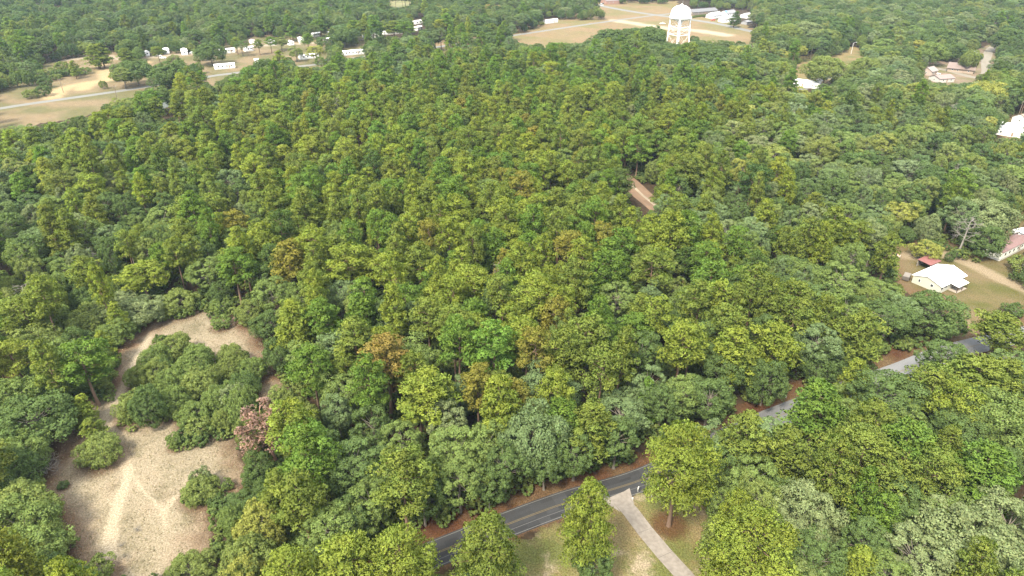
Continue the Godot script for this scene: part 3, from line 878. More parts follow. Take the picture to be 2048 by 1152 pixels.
func grow_kinds() -> void:
	var p := []
	for i in 10:
		p.append(make_pine(22, [8.5, 10, 7.5, 9.5, 11, 8, 12, 9, 6.5, 10.5][i], [4.6, 4.6, 4.6, 4.6, 4.6, 4.2, 5.0, 3.8, 4.4, 4.8][i], [0.1, 0.25, 0.35, 0.0, 0.15, 0.6, 0.05, 0.45, 0.7, 0.2][i], [32, 30, 36, 28, 26, 36, 22, 30, 38, 20][i], 40, 0.42))
	kinds.pine = p
	kinds.lone_pine = [make_pine(24, 7.5, 6, 0.75, 62, 62, 0.31), make_pine(22, 7.0, 6, 0.6, 60, 62, 0.31), make_pine(22, 8.0, 6, 0.3, 58, 62, 0.31)]
	kinds.young_pine = [make_pine(13, 1.6, 2.8, 0.9, 34, 26, 0.36), make_pine(13, 2.2, 2.8, 0.75, 28, 26, 0.36)]
	var b := []
	for i in 8:
		b.append(make_broadleaf(17, [4.5, 5.5, 4, 6, 3.5, 5, 7, 4.5][i], [5, 5, 5, 5, 5, 4.4, 5.6, 4.2][i], [26, 30, 24, 28, 30, 26, 20, 32][i], 15, 34, 0.175))
	kinds.broadleaf = b
	kinds.edge = [make_broadleaf(11, 0.4, 5, 40, 16, 26, 0.175), make_broadleaf(11, 0.5, 5, 36, 17, 26, 0.175), make_broadleaf(11, 0.3, 5, 44, 15, 26, 0.175)]
	kinds.scrub = [make_broadleaf(7, 0.1, 5, 40, 15, 26, 0.175), make_broadleaf(7, 0.1, 5, 34, 17, 26, 0.175), make_broadleaf(7, 0.15, 5, 46, 14, 26, 0.175)]
	kinds.oak = [make_broadleaf(16, 2.5, 9, 42, 18, 34, 0.26, 0.3), make_broadleaf(16, 3, 9, 38, 19, 34, 0.26, 0.2)]
	kinds.shrub = [make_broadleaf(5, 0.1, 3, 24, 11, 18, 0.17), make_broadleaf(5, 0.15, 3, 20, 13, 18, 0.17), make_broadleaf(5, 0.1, 3, 28, 10, 18, 0.17)]
	kinds.dead_grey = [make_dead(14, 4, false, false)]
	kinds.dead_red = [make_dead(15, 4.5, true, false)]
	kinds.dead_shrub = [make_dead(4, 3, false, true)]

func is_pine(kind: String) -> bool:
	return kind.ends_with("pine")

func tone_of(kind: String, tone: String) -> Vector3:
	if kind == "dead_red": return Vector3(.25, .155, .125)
	if is_pine(kind): return PINE_TONES.get(tone, PINE_TONES.olive)
	return LEAF_TONES.get(tone, LEAF_TONES.green)

func bark_of(kind: String) -> Material:
	if kind.begins_with("dead_grey") or kind == "dead_shrub": return matte("bleached_bark", Vector3(.17, .155, .135))
	if kind == "dead_red": return matte("rusty_bark", Vector3(.21, .12, .085))
	if is_pine(kind): return matte("pine_bark", Vector3(.13, .085, .06))
	return matte("oak_bark", Vector3(.12, .105, .085))

func tree_name(kind: String) -> String:
	return {"pine": "pine_tree", "lone_pine": "pine_tree", "young_pine": "young_pine", "broadleaf": "oak_tree", "edge": "scrub_oak", "scrub": "scrub_oak", "oak": "spreading_oak", "shrub": "shrub", "dead_grey": "dead_tree", "dead_red": "dead_tree", "dead_shrub": "dead_shrub"}[kind]

func tree_word(kind: String) -> String:
	return {"pine": "pine", "lone_pine": "pine", "young_pine": "young pine", "broadleaf": "oak", "edge": "low-crowned oak", "scrub": "scrub oak", "oak": "spreading oak", "shrub": "bush", "dead_grey": "dead snag"}.get(kind, "tree")

func lean(t: Dictionary) -> Basis:   # no trunk is quite plumb
	var a := sin(t.turn * 7.3 + t.x) * 0.035
	return Basis(Vector3(sin(t.turn * 3.0), 0, cos(t.turn * 3.0)), a)

func stand(t: Dictionary, label: String, group: String) -> void:
	var k: Array = kinds[t.kind]
	var proto: Dictionary = k[t.variant % k.size()]
	var o := thing(tree_name(t.kind), label, "shrub" if t.kind in ["shrub", "dead_shrub"] else "tree", Vector3(t.x, 0, t.z), t.turn, group)
	o.basis = lean(t) * Basis(Vector3.UP, t.turn) * Basis.from_scale(Vector3(t.r / proto.r, t.h / proto.h, t.r / proto.r))
	part("stem" if t.kind in ["shrub", "dead_shrub"] else "trunk", proto.trunk, bark_of(t.kind), o)
	if proto.crown:
		var c := tone_of(t.kind, t.tone)
		part("foliage" if t.kind == "shrub" else "crown", proto.crown, leafy("%s_%s_leaves" % ["pine" if is_pine(t.kind) else "red" if t.kind == "dead_red" else "oak", t.tone], c), o)

func screen(x: float, y: float, z: float) -> Vector3:   # where a point shows in the photograph's frame, 2048 wide; z is its distance
	var c := cos(deg_to_rad(29.0)); var s := sin(deg_to_rad(29.0))
	var d := -(y - 108.0) * s - z * c
	return Vector3(1024 + 1366 * x / d, 576 - 1366 * ((y - 108.0) * c - z * s) / d, d)

# whether a crown would stand between the viewpoint and one of the openings in the wood
func hides_opening(x: float, z: float, h: float, r: float) -> bool:
	var away := Vector2(x, z).normalized()
	var side := Vector2(-away.y, away.x)
	for f in [0.0, 0.5, 0.85, 1.0]:
		for s in [-0.6, 0.0, 0.6]:
			var k: float = 108.0 / (108.0 - h * f)
			var q: Vector2 = (Vector2(x, z) + side * s * r * (0.6 if f == 1.0 else 1.0)) * k
			for o in opens:
				if o[0].has_point(q) and Geometry2D.is_point_in_polygon(q, o[1]):
					return true
	return false

func near_opening(p: Vector2, reach: float) -> bool:
	for o in opens:
		if o[0].grow(reach).has_point(p) and absf(inside_by(p, o[1])) < reach:
			return true
	return false

func weight(px: float, py: float, cx: float, cy: float, rx: float, ry: float) -> float:
	return exp(-pow((px - cx) / rx, 2) - pow((py - cy) / ry, 2))

func on_road(p: Vector2) -> bool:
	for q in lanes:
		if q[0].has_point(p) and to_line(p, q[1]) < q[2]:
			return true
	return false

func plant_forest() -> void:
	for q in [[MAIN_ROAD, 5.5], [WEST_ROAD, 6.0], [TOWN_ROAD, 8.0], [SIDE_ROAD, 5.0], [DRIVEWAY, 3.5]]:
		var line := points(q[0])
		lanes.append([bounds(line).grow(10.0), line, q[1]])
	for o in OPEN_GROUND:
		var ring := points(o)
		opens.append([bounds(ring), ring])
	for q in PLACED:
		placed.append({"x": q[0], "z": q[1], "h": q[2], "r": q[3], "kind": q[4], "tone": q[5], "label": q[6], "variant": rng.randi() % 80, "turn": rng.randf() * TAU})
	var grid := {}
	for t in placed:
		var key := Vector2i(int(floor(t.x / 12.0)), int(floor(t.z / 12.0)))
		if not grid.has(key): grid[key] = []
		grid[key].append(t)
	var z := -72.0
	while z > -1500.0:
		var step := 5.4 + clampf((-z - 300.0) * 0.004, 0.0, 2.5)
		var x := z * 0.86 - 25.0
		while x < -z * 0.86 + 25.0:
			var p := Vector2(x + rng.randf_range(-.5, .5) * step, z + rng.randf_range(-.5, .5) * step)
			x += step
			if rng.randf() < 0.03 or on_road(p): continue
			var s := screen(p.x, 12, p.y)
			var rich := 1.0 + 0.4 * wobble.get_noise_2d(p.x * 0.33 + 300.0, p.y * 0.33)
			# how much of the stand is pine here
			var pine := 0.30 + 0.62 * weight(s.x, s.y, 980, 480, 480, 330) + 0.25 * weight(s.x, s.y, 1000, 200, 700, 70) - 0.22 * weight(s.x, s.y, 1750, 420, 260, 260) - 0.2 * weight(s.x, s.y, 200, 620, 260, 200) - 0.3 * weight(s.x, s.y, 1850, 200, 380, 200) + 0.30 * weight(s.x, s.y, 1850, 900, 300, 160)
			pine += 0.45 * wobble.get_noise_2d(p.x * 0.5, p.y * 0.5)
			if s.y < 150: pine -= 0.28
			if s.y < 40: pine -= 0.15
			var kind := "pine" if rng.randf() < pine else "broadleaf"
			var h := 0.0
			var r := 0.0
			var tone := "olive"
			var pick := rng.randf()
			if kind == "pine":
				h = rng.randf_range(16, 25)
				r = rng.randf_range(3.3, 6.2) * rich
				h *= 0.88 + 0.12 * rich
				var glow := weight(s.x, s.y, 950, 560, 560, 380)
				tone = "yellow_green" if pick < 0.18 + 0.28 * glow else "olive" if pick < 0.68 else "green" if pick < 0.90 else "rusty" if pick < 0.90 + 0.035 * glow else "dark" if pick > 0.96 else "olive"
				if s.y < 190 and rng.randf() < 0.6: tone = "green"
			else:
				h = rng.randf_range(10, 18)
				r = rng.randf_range(3.4, 7.2) * rich
				h *= 0.8 + 0.2 * rich
				tone = "dark" if pick < 0.34 else "green" if pick < 0.62 else "blue_green" if pick < 0.82 else "olive" if pick < 0.93 else "pale"
				if s.x > 1430 and s.y < 360 and rng.randf() < 0.6:
					tone = ["olive", "pale", "blue_green", "green", "dark", "dark", "yellow"][mini(6, int(pow(rng.randf(), 1.15) * 6.3))]
					r *= 1.45
					h *= 1.12
				elif s.y < 130 and rng.randf() < 0.45:
					tone = "dark"
					r *= 1.5
					h *= 1.15
				if s.x < 480 and s.y > 520 or near_opening(p, 7.0):
					kind = "edge"
					h = rng.randf_range(7.5, 12)
					r = rng.randf_range(3.6, 5.2)
					if tone == "blue_green": tone = "olive"
			if rng.randf() < 0.006 and p.y > -420.0:
				kind = "dead_grey"
				tone = "grey"
				h = rng.randf_range(12, 19)
				r = rng.randf_range(2.2, 3.6)
			if hides_opening(p.x, p.y, h, r):
				if rng.randf() < 0.5: continue
				kind = "edge"
				h *= 0.5
				r *= 0.75
				if hides_opening(p.x, p.y, h, r): continue
			var crowded := false
			var gx := int(floor(p.x / 12.0)); var gz := int(floor(p.y / 12.0))
			for a in [-1, 0, 1]:
				for b in [-1, 0, 1]:
					for t in grid.get(Vector2i(gx + a, gz + b), []):
						if Vector2(t.x, t.z).distance_to(p) < (0.55 if t.label != "-" else 0.55) * (t.r + r):
							crowded = true
			if crowded: continue
			var one := {"x": p.x, "z": p.y, "h": h, "r": r, "kind": kind, "tone": tone, "label": "-", "variant": rng.randi() % 80, "turn": rng.randf() * TAU}
			standing.append(one)
			if not grid.has(Vector2i(gx, gz)): grid[Vector2i(gx, gz)] = []
			grid[Vector2i(gx, gz)].append(one)
		z -= step

func size_word(t: Dictionary) -> String:
	var slim: float = t.r / t.h
	if t.kind in ["shrub", "edge", "scrub"]: return "broad" if t.r > 4.4 else "small"
	return "tall" if t.h > 20.5 or (t.kind == "broadleaf" and t.h > 15.5) else "broad" if slim > 0.29 else "slender" if slim < 0.2 else "rounded"

func place_words(t: Dictionary, marks: Array) -> String:
	var best := 1e9
	var words := ""
	for m in marks:
		var d := Vector2(t.x, t.z).distance_to(Vector2(m[0], m[1])) / (60.0 + 0.25 * absf(m[1]))
		if d < best:
			best = d
			words = m[2]
	return words

const ORDER := ["", "second", "third", "fourth", "fifth", "sixth", "seventh", "eighth", "ninth", "tenth", "eleventh", "twelfth", "thirteenth"]
const COUNT := ["no", "one", "two", "three", "four", "five", "six", "seven", "eight", "nine"]

func raise_trees() -> void:
	# the nearest that the photograph shows stand as single trees, the rest of the wood as one mass
	var single := placed.duplicate()
	var mass := []
	var left := {"pine_tree": 300, "oak_tree": 300, "scrub_oak": 220, "young_pine": 100, "spreading_oak": 100, "shrub": 200, "dead_tree": 80}
	for t in placed:
		if left.has(tree_name(t.kind)): left[tree_name(t.kind)] -= 1
	standing.sort_custom(func(a, b): return Vector2(a.x, a.z).length_squared() < Vector2(b.x, b.z).length_squared())
	for t in standing:
		var s: Vector3 = screen(t.x, t.h * 0.8, t.z)
		var k := tree_name(t.kind)
		if left[k] > 0 and s.x > 25 and s.x < 2023 and s.y > 10 and s.y < 1125:
			left[k] -= 1
			single.append(t)
		else:
			mass.append(t)
	var alike := {}
	for t in single:
		if t.label.length() < 2:
			var words := "%s %s %s %s" % [size_word(t), TONE_WORDS[t.tone], tree_word(t.kind), place_words(t, LANDMARKS)]
			if not alike.has(words): alike[words] = []
			alike[words].append(t)
	for words in alike:
		var set: Array = alike[words]
		set.sort_custom(func(a, b): return screen(a.x, a.h, a.z).x < screen(b.x, b.h, b.z).x)
		for i in set.size():
			var n := set.size()
			if n == 1:
				set[i].label = words
			elif n <= 26:
				var which: String = "leftmost" if i == 0 else "rightmost" if i == n - 1 else ORDER[i] + " from left" if i < (n + 1) / 2 else ORDER[n - 1 - i] + " from right"
				set[i].label = "%s, %s of %s" % [words, which, COUNT[n] if n < 10 else str(n)]
			else:
				set[i].label = words
	for t in single:
		var group: String = {"pine_tree": "pines of the forest", "oak_tree": "oaks of the forest", "scrub_oak": "low-crowned oaks round the clearings", "shrub": "bushes in the open", "young_pine": "young pines", "spreading_oak": "big spreading oaks"}.get(tree_name(t.kind), "dead trees")
		stand(t, t.label, group)
	for family in ["pine", "oak"]:
		var root := Node3D.new()
		root.name = "distant_%s_forest" % family
		tag(root, "far-off mass of %s crowns filling the wood to the top of the view" % ("pine" if family == "pine" else "oak and gum"), "", "", "stuff")
		add_child(root, true)
		var by := {}
		for t in mass:
			if is_pine(t.kind) == (family == "pine"):
				var key := "%s %d" % [t.kind, t.variant % kinds[t.kind].size()]
				if not by.has(key): by[key] = []
				by[key].append(t)
		for key in by:
			var kind: String = key.split(" ")[0]
			var proto: Dictionary = kinds[kind][int(key.split(" ")[1])]
			for which in ["crown", "trunk"]:
				if proto[which] == null: continue
				var mm := MultiMesh.new()
				mm.transform_format = MultiMesh.TRANSFORM_3D
				mm.use_colors = which == "crown"
				mm.mesh = proto[which]
				mm.instance_count = by[key].size()
				for i in by[key].size():
					var t: Dictionary = by[key][i]
					var b := lean(t) * Basis(Vector3.UP, t.turn) * Basis.from_scale(Vector3(t.r / proto.r, t.h / proto.h, t.r / proto.r))
					mm.set_instance_transform(i, Transform3D(b, Vector3(t.x, 0, t.z)))
					if which == "crown":
						var c := tone_of(t.kind, t.tone) * rng.randf_range(0.86, 1.14) / HEADROOM
						mm.set_instance_color(i, Color(c.x * rng.randf_range(0.92, 1.1), c.y, c.z * rng.randf_range(0.9, 1.2)))
				var o := MultiMeshInstance3D.new()
				o.name = which
				o.multimesh = mm
				o.material_override = leafy("mass_leaves", Vector3.ONE) if which == "crown" else bark_of(kind)
				root.add_child(o, true)

func undergrowth() -> void:
	var spots := []
	var yard := bounds(points(YARD))
	for i in 11000:
		var z := -rng.randf_range(70, 330)
		var x := rng.randf_range(-0.82, 0.82) * (-z) + rng.randf_range(-15, 15)
		var h := rng.randf_range(0.8, 3.6)
		if hides_opening(x, z, h, 1.2) or on_road(Vector2(x, z)) or yard.grow(1.0).has_point(Vector2(x, z)) and Geometry2D.is_point_in_polygon(Vector2(x, z), points(YARD)): continue
		spots.append([x, z, h])
	var mm := MultiMesh.new()
	mm.transform_format = MultiMesh.TRANSFORM_3D
	mm.use_colors = true
	mm.mesh = make_broadleaf(3, 0.1, 1.6, 9, 7, 11, 0.22).crown
	mm.instance_count = spots.size()
	for i in spots.size():
		var s: Array = spots[i]
		var k: float = s[2] / 3.0
		mm.set_instance_transform(i, Transform3D(Basis(Vector3.UP, rng.randf() * TAU) * Basis.from_scale(Vector3(0.5 + k * 0.6, k, 0.5 + k * 0.6)), Vector3(s[0], 0, s[1])))
		var c: Vector3 = [LEAF_TONES.dark, LEAF_TONES.green, LEAF_TONES.olive][rng.randi() % 3] * rng.randf_range(0.8, 1.1) / HEADROOM
		mm.set_instance_color(i, Color(c.x, c.y, c.z))
	var o := MultiMeshInstance3D.new()
	o.name = "undergrowth"
	o.multimesh = mm
	o.material_override = leafy("mass_leaves", Vector3.ONE)
	tag(o, "low leafy undergrowth covering the ground between the trunks", "", "", "stuff")
	add_child(o, true)


# ------------------------------------------------------------------ ground
func ring_of_straw(p: Vector2, list: Array) -> float:
	var most := 0.0
	for t in list:
		var d := p.distance_to(Vector2(t.x, t.z))
		var reach: float = t.r * (1.55 if t.kind != "lone_pine" else 0.72)
		if d < reach:
			most = maxf(most, smoothstep(reach, reach * 0.45, d))
	return most

func lay_ground() -> void:
	var litter := noise_texture(512, 0.012, lin(Vector3(0.020, 0.014, 0.009)), lin(Vector3(0.046, 0.031, 0.017)), 6, 4)
	var speck := noise_texture(512, 0.03, Color(.60, .58, .55), Color(1, 1, 1), 7, 9)
	var rough := noise_texture(512, 0.035, Color.BLACK, Color.WHITE, 5, 12)
	var g := Geo.new()
	g.quad(Vector3(-4500, 0, 600), Vector3(4500, 0, 600), Vector3(4500, 0, -7000), Vector3(-4500, 0, -7000), Vector3.UP)
	structure("ground", g.mesh(), earthy("forest_litter", litter, 13.0, false), "brown leaf-littered forest floor")
	var soil := earthy("open_soil", speck, 7.0, true, rough, 6.0)
	var floor_c := Vector3(0.034, 0.023, 0.014)
	var sand := Vector3(.255, .218, .160)
	var straw_grass := Vector3(.190, .163, .115)
	var straw := Vector3(0.080, 0.037, 0.020)
	var a_line := smooth_line(points(TRACK_A), 4); var b_line := smooth_line(points(TRACK_B), 4); var c_line := smooth_line(points(TRACK_C), 4)
	var here := placed.filter(func(t): return t.kind in ["shrub", "scrub", "edge", "lone_pine"] and t.z > -200.0)
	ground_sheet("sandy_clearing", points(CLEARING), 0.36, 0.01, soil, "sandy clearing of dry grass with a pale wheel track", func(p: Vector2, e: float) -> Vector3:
		var n := wobble.get_noise_2d(p.x, p.y)
		var f := fine.get_noise_2d(p.x * 6.0, p.y * 6.0)
		var c := (straw_grass.lerp(sand, clampf(0.42 + n * 0.9 + f * 0.7, 0.0, 1.0))) * (1.16 + rng.randf_range(-0.09, 0.09))
		c = c.lerp(Vector3(0.068, 0.066, 0.034), clampf(wobble.get_noise_2d(p.x * 2.0 + 90, p.y * 2.0) * 0.9 + f * 0.5 - 0.12, 0.0, 0.55))
		var d := minf(to_line(p, a_line), to_line(p, b_line) + 0.85)
		d = minf(d, to_line(p, c_line) + 0.6) + 0.45 * f + 0.35 * n
		c = c.lerp(sand * 1.3, 0.95 * smoothstep(1.6, 0.7, d))
		c = c.lerp(straw, 0.62 * clampf(ring_of_straw(p, here) + f * 0.25, 0.0, 1.0))
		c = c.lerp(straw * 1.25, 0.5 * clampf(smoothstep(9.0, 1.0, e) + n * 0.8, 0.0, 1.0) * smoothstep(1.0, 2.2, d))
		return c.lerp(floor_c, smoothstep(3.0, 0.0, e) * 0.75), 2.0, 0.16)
	var drive := smooth_line(points(DRIVEWAY), 3)
	var lone := [placed[0]]
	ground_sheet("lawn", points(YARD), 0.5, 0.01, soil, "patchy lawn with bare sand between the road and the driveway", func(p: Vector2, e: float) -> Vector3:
		var n := wobble.get_noise_2d(p.x * 1.3, p.y * 1.3)
		var f := fine.get_noise_2d(p.x * 4.0, p.y * 4.0)
		var c := Vector3(0.112, 0.124, 0.040).lerp(Vector3(0.200, 0.157, 0.081), clampf(0.45 + n * 1.1 + f * 0.4, 0.0, 1.0))
		c = c.lerp(Vector3(0.329, 0.272, 0.205), clampf(wobble.get_noise_2d(p.x * 1.6 + 40, p.y * 1.6 + 7) * 2.0 - 0.35 + f * 0.5, 0.0, 0.9))
		c = c.lerp(straw, 0.85 * clampf(ring_of_straw(p, lone) + f * 0.3, 0.0, 1.0))
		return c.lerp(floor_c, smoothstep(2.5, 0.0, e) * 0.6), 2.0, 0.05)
	var road := smooth_line(points(MAIN_ROAD), 2.5)
	var verge := PackedVector2Array()
	for i in range(0, road.size(), 2):
		var d := (road[mini(i + 1, road.size() - 1)] - road[maxi(i - 1, 0)]).normalized()
		verge.append(road[i] + Vector2(d.y, -d.x) * (8.6 + 1.4 * sin(i * 0.13)))
	for i in range(road.size() - 1, -1, -2):
		var d := (road[mini(i + 1, road.size() - 1)] - road[maxi(i - 1, 0)]).normalized()
		verge.append(road[i] - Vector2(d.y, -d.x) * 4.6)
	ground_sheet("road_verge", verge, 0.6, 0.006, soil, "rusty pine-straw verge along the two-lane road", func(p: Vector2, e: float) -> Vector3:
		var f := fine.get_noise_2d(p.x * 4.0, p.y * 4.0)
		var n := wobble.get_noise_2d(p.x, p.y)
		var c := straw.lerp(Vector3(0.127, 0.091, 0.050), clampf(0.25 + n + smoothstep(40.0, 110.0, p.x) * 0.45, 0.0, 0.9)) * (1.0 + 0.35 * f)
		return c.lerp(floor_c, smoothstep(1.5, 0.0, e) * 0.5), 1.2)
	var ht := smooth_line(points(HOUSE_TRACK), 4); var hb := smooth_line(points(HOUSE_TRACK_B), 4)
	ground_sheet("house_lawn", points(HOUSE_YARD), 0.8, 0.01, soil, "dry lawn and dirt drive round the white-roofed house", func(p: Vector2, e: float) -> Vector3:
		var n := wobble.get_noise_2d(p.x, p.y)
		var f := fine.get_noise_2d(p.x * 4.0, p.y * 4.0)
		var c := Vector3(0.091, 0.091, 0.031).lerp(Vector3(0.146, 0.117, 0.063), clampf(0.4 + n * 1.3 + f * 0.3, 0.0, 1.0))
		var d := minf(to_line(p, ht), to_line(p, hb) + 0.8) + f
		c = c.lerp(Vector3(0.251, 0.204, 0.140), 0.95 * smoothstep(4.2, 1.6, d))
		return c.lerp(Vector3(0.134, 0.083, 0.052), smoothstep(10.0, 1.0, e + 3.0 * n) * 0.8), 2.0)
	var ft := smooth_line(points(FOREST_TRACK), 4)
	structure("forest_track", strip_mesh(ft, -4.5, 4.5, 0.012, 0.25), matte("track_soil", Vector3(0.131, 0.086, 0.056), 0.95, true), "bare earth track showing in a gap of the pine stand")
	structure("track_ruts", strip_mesh(ft, -0.6, 0.7, 0.02, 0.3), matte("track_sand", Vector3(0.203, 0.168, 0.124), 0.95, true), "pale sandy wheel line on the forest track")
	var da := smooth_line(points(DIRT_A), 6); var db := smooth_line(points(DIRT_B), 6); var dc := smooth_line(points(DIRT_C), 6); var dd := smooth_line(points(DIRT_D), 8)
	ground_sheet("west_field", points(WEST_FIELD), 2.6, 0.01, soil, "pale brown field and dirt pit along the far road", func(p: Vector2, e: float) -> Vector3:
		var n := wobble.get_noise_2d(p.x * 0.4, p.y * 0.4)
		var f := fine.get_noise_2d(p.x * 1.2, p.y * 1.2)
		var c := Vector3(0.190, 0.148, 0.092).lerp(Vector3(0.109, 0.109, 0.049), clampf(0.35 + n * 1.6 + smoothstep(-240.0, -160.0, p.x) * 0.35, 0.0, 0.85)) * (1.0 + 0.2 * f)
		var d := minf(minf(to_line(p, da), to_line(p, db)), to_line(p, dc)) + 2.0 * f
		c = c.lerp(Vector3(0.329, 0.251, 0.147), smoothstep(8.0, 3.0, d))
		c = c.lerp(Vector3(0.281, 0.240, 0.185), smoothstep(7.0, 3.0, to_line(p, dd) + 3.0 * f))
		return c, 4.0)
	var lot := smooth_line(points(LOT_ROAD), 8)
	ground_sheet("east_field", points(EAST_FIELD), 4.0, 0.01, soil, "large mown tan field below the white water tower's road", func(p: Vector2, e: float) -> Vector3:
		var n := wobble.get_noise_2d(p.x * 0.3, p.y * 0.3)
		var f := fine.get_noise_2d(p.x * 0.8, p.y * 0.8)
		var c := Vector3(0.200, 0.148, 0.087).lerp(Vector3(0.152, 0.139, 0.063), clampf(0.35 + n * 1.5, 0.0, 0.9)) * (1.0 + 0.15 * f)
		return c.lerp(Vector3(0.334, 0.295, 0.223), smoothstep(13.0, 4.0, to_line(p, lot) + 5.0 * f)), 5.0)
	for q in [["far_field", TOP_FIELD_A, "small pale field at the top edge left of centre", Vector3(0.221, 0.208, 0.116), Vector3(0.156, 0.169, 0.082)], ["far_field", TOP_FIELD_B, "sliver of pale field among the far left trees", Vector3(0.312, 0.260, 0.150), Vector3(0.260, 0.260, 0.122)], ["far_field", TOP_FIELD_C, "pale field corner at the top left edge", Vector3(0.338, 0.286, 0.163), Vector3(0.260, 0.260, 0.122)], ["side_field", SIDE_FIELD, "small tan field beside the grey side road", Vector3(0.200, 0.155, 0.079), Vector3(0.127, 0.126, 0.052)], ["town_yard", TOWN_YARD, "bare pinkish yard round the brown-roofed bungalow", Vector3(0.200, 0.151, 0.114), Vector3(0.134, 0.126, 0.063)], ["east_yard", EAST_YARD, "rough grass yard by the white barn roof", Vector3(0.170, 0.133, 0.082), Vector3(0.104, 0.113, 0.038)]]:
		var one: Vector3 = q[3]; var two: Vector3 = q[4]
		ground_sheet(q[0], points(q[1]), 2.0, 0.01, soil, q[2], func(p: Vector2, e: float) -> Vector3:
			return one.lerp(two, clampf(0.4 + wobble.get_noise_2d(p.x * 0.7, p.y * 0.7) * 1.6, 0.0, 1.0)) * (1.0 + 0.2 * fine.get_noise_2d(p.x * 1.5, p.y * 1.5)), 3.0)
	# roads
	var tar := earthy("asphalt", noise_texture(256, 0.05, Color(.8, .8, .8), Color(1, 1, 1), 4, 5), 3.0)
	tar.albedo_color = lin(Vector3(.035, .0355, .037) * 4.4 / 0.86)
	var pale_tar := earthy("old_asphalt", noise_texture(256, 0.05, Color(.85, .85, .85), Color(1, 1, 1), 4, 6), 6.0)
	pale_tar.albedo_color = lin(Vector3(0.146, 0.145, 0.136))
	var r := structure("main_road", strip_mesh(road, -3.3, 3.3, 0.018, 0.28, 0.0, 1.0, 3.4), tar, "two-lane asphalt road crossing the lower right of the wood")  # sky sheen on the right and tree shade nearby are painted into the colour
	var white := matte("road_white", Vector3(.11, .108, .10), 0.7)
	var yellow := matte("road_yellow", Vector3(.095, .072, .032), 0.7)
	part("edge_line", strip_mesh(road, -3.0, -2.9, 0.023), white, r)
	part("edge_line", strip_mesh(road, 2.9, 3.0, 0.023), white, r)
	part("centre_line", strip_mesh(road, -0.19, -0.09, 0.023), yellow, r)
	part("centre_line", strip_mesh(road, 0.09, 0.19, 0.023), yellow, r)
	part("cable_strip", strip_mesh(road, 1.5, 1.58, 0.023), matte("cable_strip_paint", Vector3(0.088, 0.087, 0.084)), r)  # flat pale strip standing in for a cable strung above the road
	var slabs := structure("driveway", strip_mesh(drive, -1.75, 1.75, 0.085, 0.1), earthy("weathered_concrete", noise_texture(256, 0.02, Color(.86, .85, .84), Color(1, 1, 1), 5, 8), 7.0), "weathered concrete driveway leading down from the road")
	(slabs.material_override as StandardMaterial3D).albedo_color = lin(Vector3(.185, .165, .145))
	var a0 := drive[0]; var a1 := drive[2]
	var ad := (a1 - a0).normalized(); var aw := Vector2(-ad.y, ad.x)
	var ag := Geo.new()
	for sd in [-1.0, 1.0]:
		var p0: Vector2 = a0 + aw * sd * 1.7; var p1: Vector2 = a0 + aw * sd * 4.0 - ad * 0.4 + Vector2(0.88, -0.47) * sd * 0.3; var p2: Vector2 = a0 + ad * 4.5 + aw * sd * 1.7
		ag.tri(Vector3(p0.x, 0.08, p0.y), Vector3(p1.x, 0.06, p1.y), Vector3(p2.x, 0.08, p2.y), Vector3.UP, Vector3.UP, Vector3.UP)
	part("apron", ag.mesh(), slabs.material_override, slabs)
	var n := drive.size()
	for i in range(2, n - 1, 2):
		var d := (drive[i] - drive[i - 1]).normalized()
		var g2 := Geo.new()
		g2.box(Vector3(drive[i].x, 0.087, drive[i].y), Vector3(3.5, 0.006, 0.05), Basis(Vector3.UP, -d.angle() + PI / 2))
		part("slab_joint", g2.mesh(), matte("joint", Vector3(0.044, 0.040, 0.034)), slabs)
	structure("far_road", strip_mesh(smooth_line(points(WEST_ROAD), 8), -3.2, 3.2, 0.03, 0.1), pale_tar, "pale grey road running past the trailer park to the town")
	structure("town_road", strip_mesh(smooth_line(points(TOWN_ROAD), 8), -5, 5, 0.034, 0.1), pale_tar, "wide pale road through the edge of town")
	structure("side_road", strip_mesh(smooth_line(points(SIDE_ROAD), 6), -2.8, 2.8, 0.03, 0.1), pale_tar, "grey side road by the small field")
	structure("bend_road", strip_mesh(smooth_line(points(BEND_ROAD), 5), -3.4, 3.4, 0.03, 0.1), matte("bend_soil", Vector3(0.142, 0.126, 0.101), 0.9, true), "pale lane bending away between big oaks at upper right")
	var pond := matte("water", Vector3(0.101, 0.112, 0.112), 0.08, false, 0.5)
	var pg := Geo.new()
	var pr := points(POND)
	var tris := Geometry2D.triangulate_polygon(pr)
	for i in range(0, tris.size(), 3):
		pg.tri(Vector3(pr[tris[i]].x, 0.03, pr[tris[i]].y), Vector3(pr[tris[i + 1]].x, 0.03, pr[tris[i + 1]].y), Vector3(pr[tris[i + 2]].x, 0.03, pr[tris[i + 2]].y), Vector3.UP, Vector3.UP, Vector3.UP)
	structure("pond_water", pg.mesh(), pond, "sky-reflecting strip of pond water at the wood's far edge")
	grass_tufts()

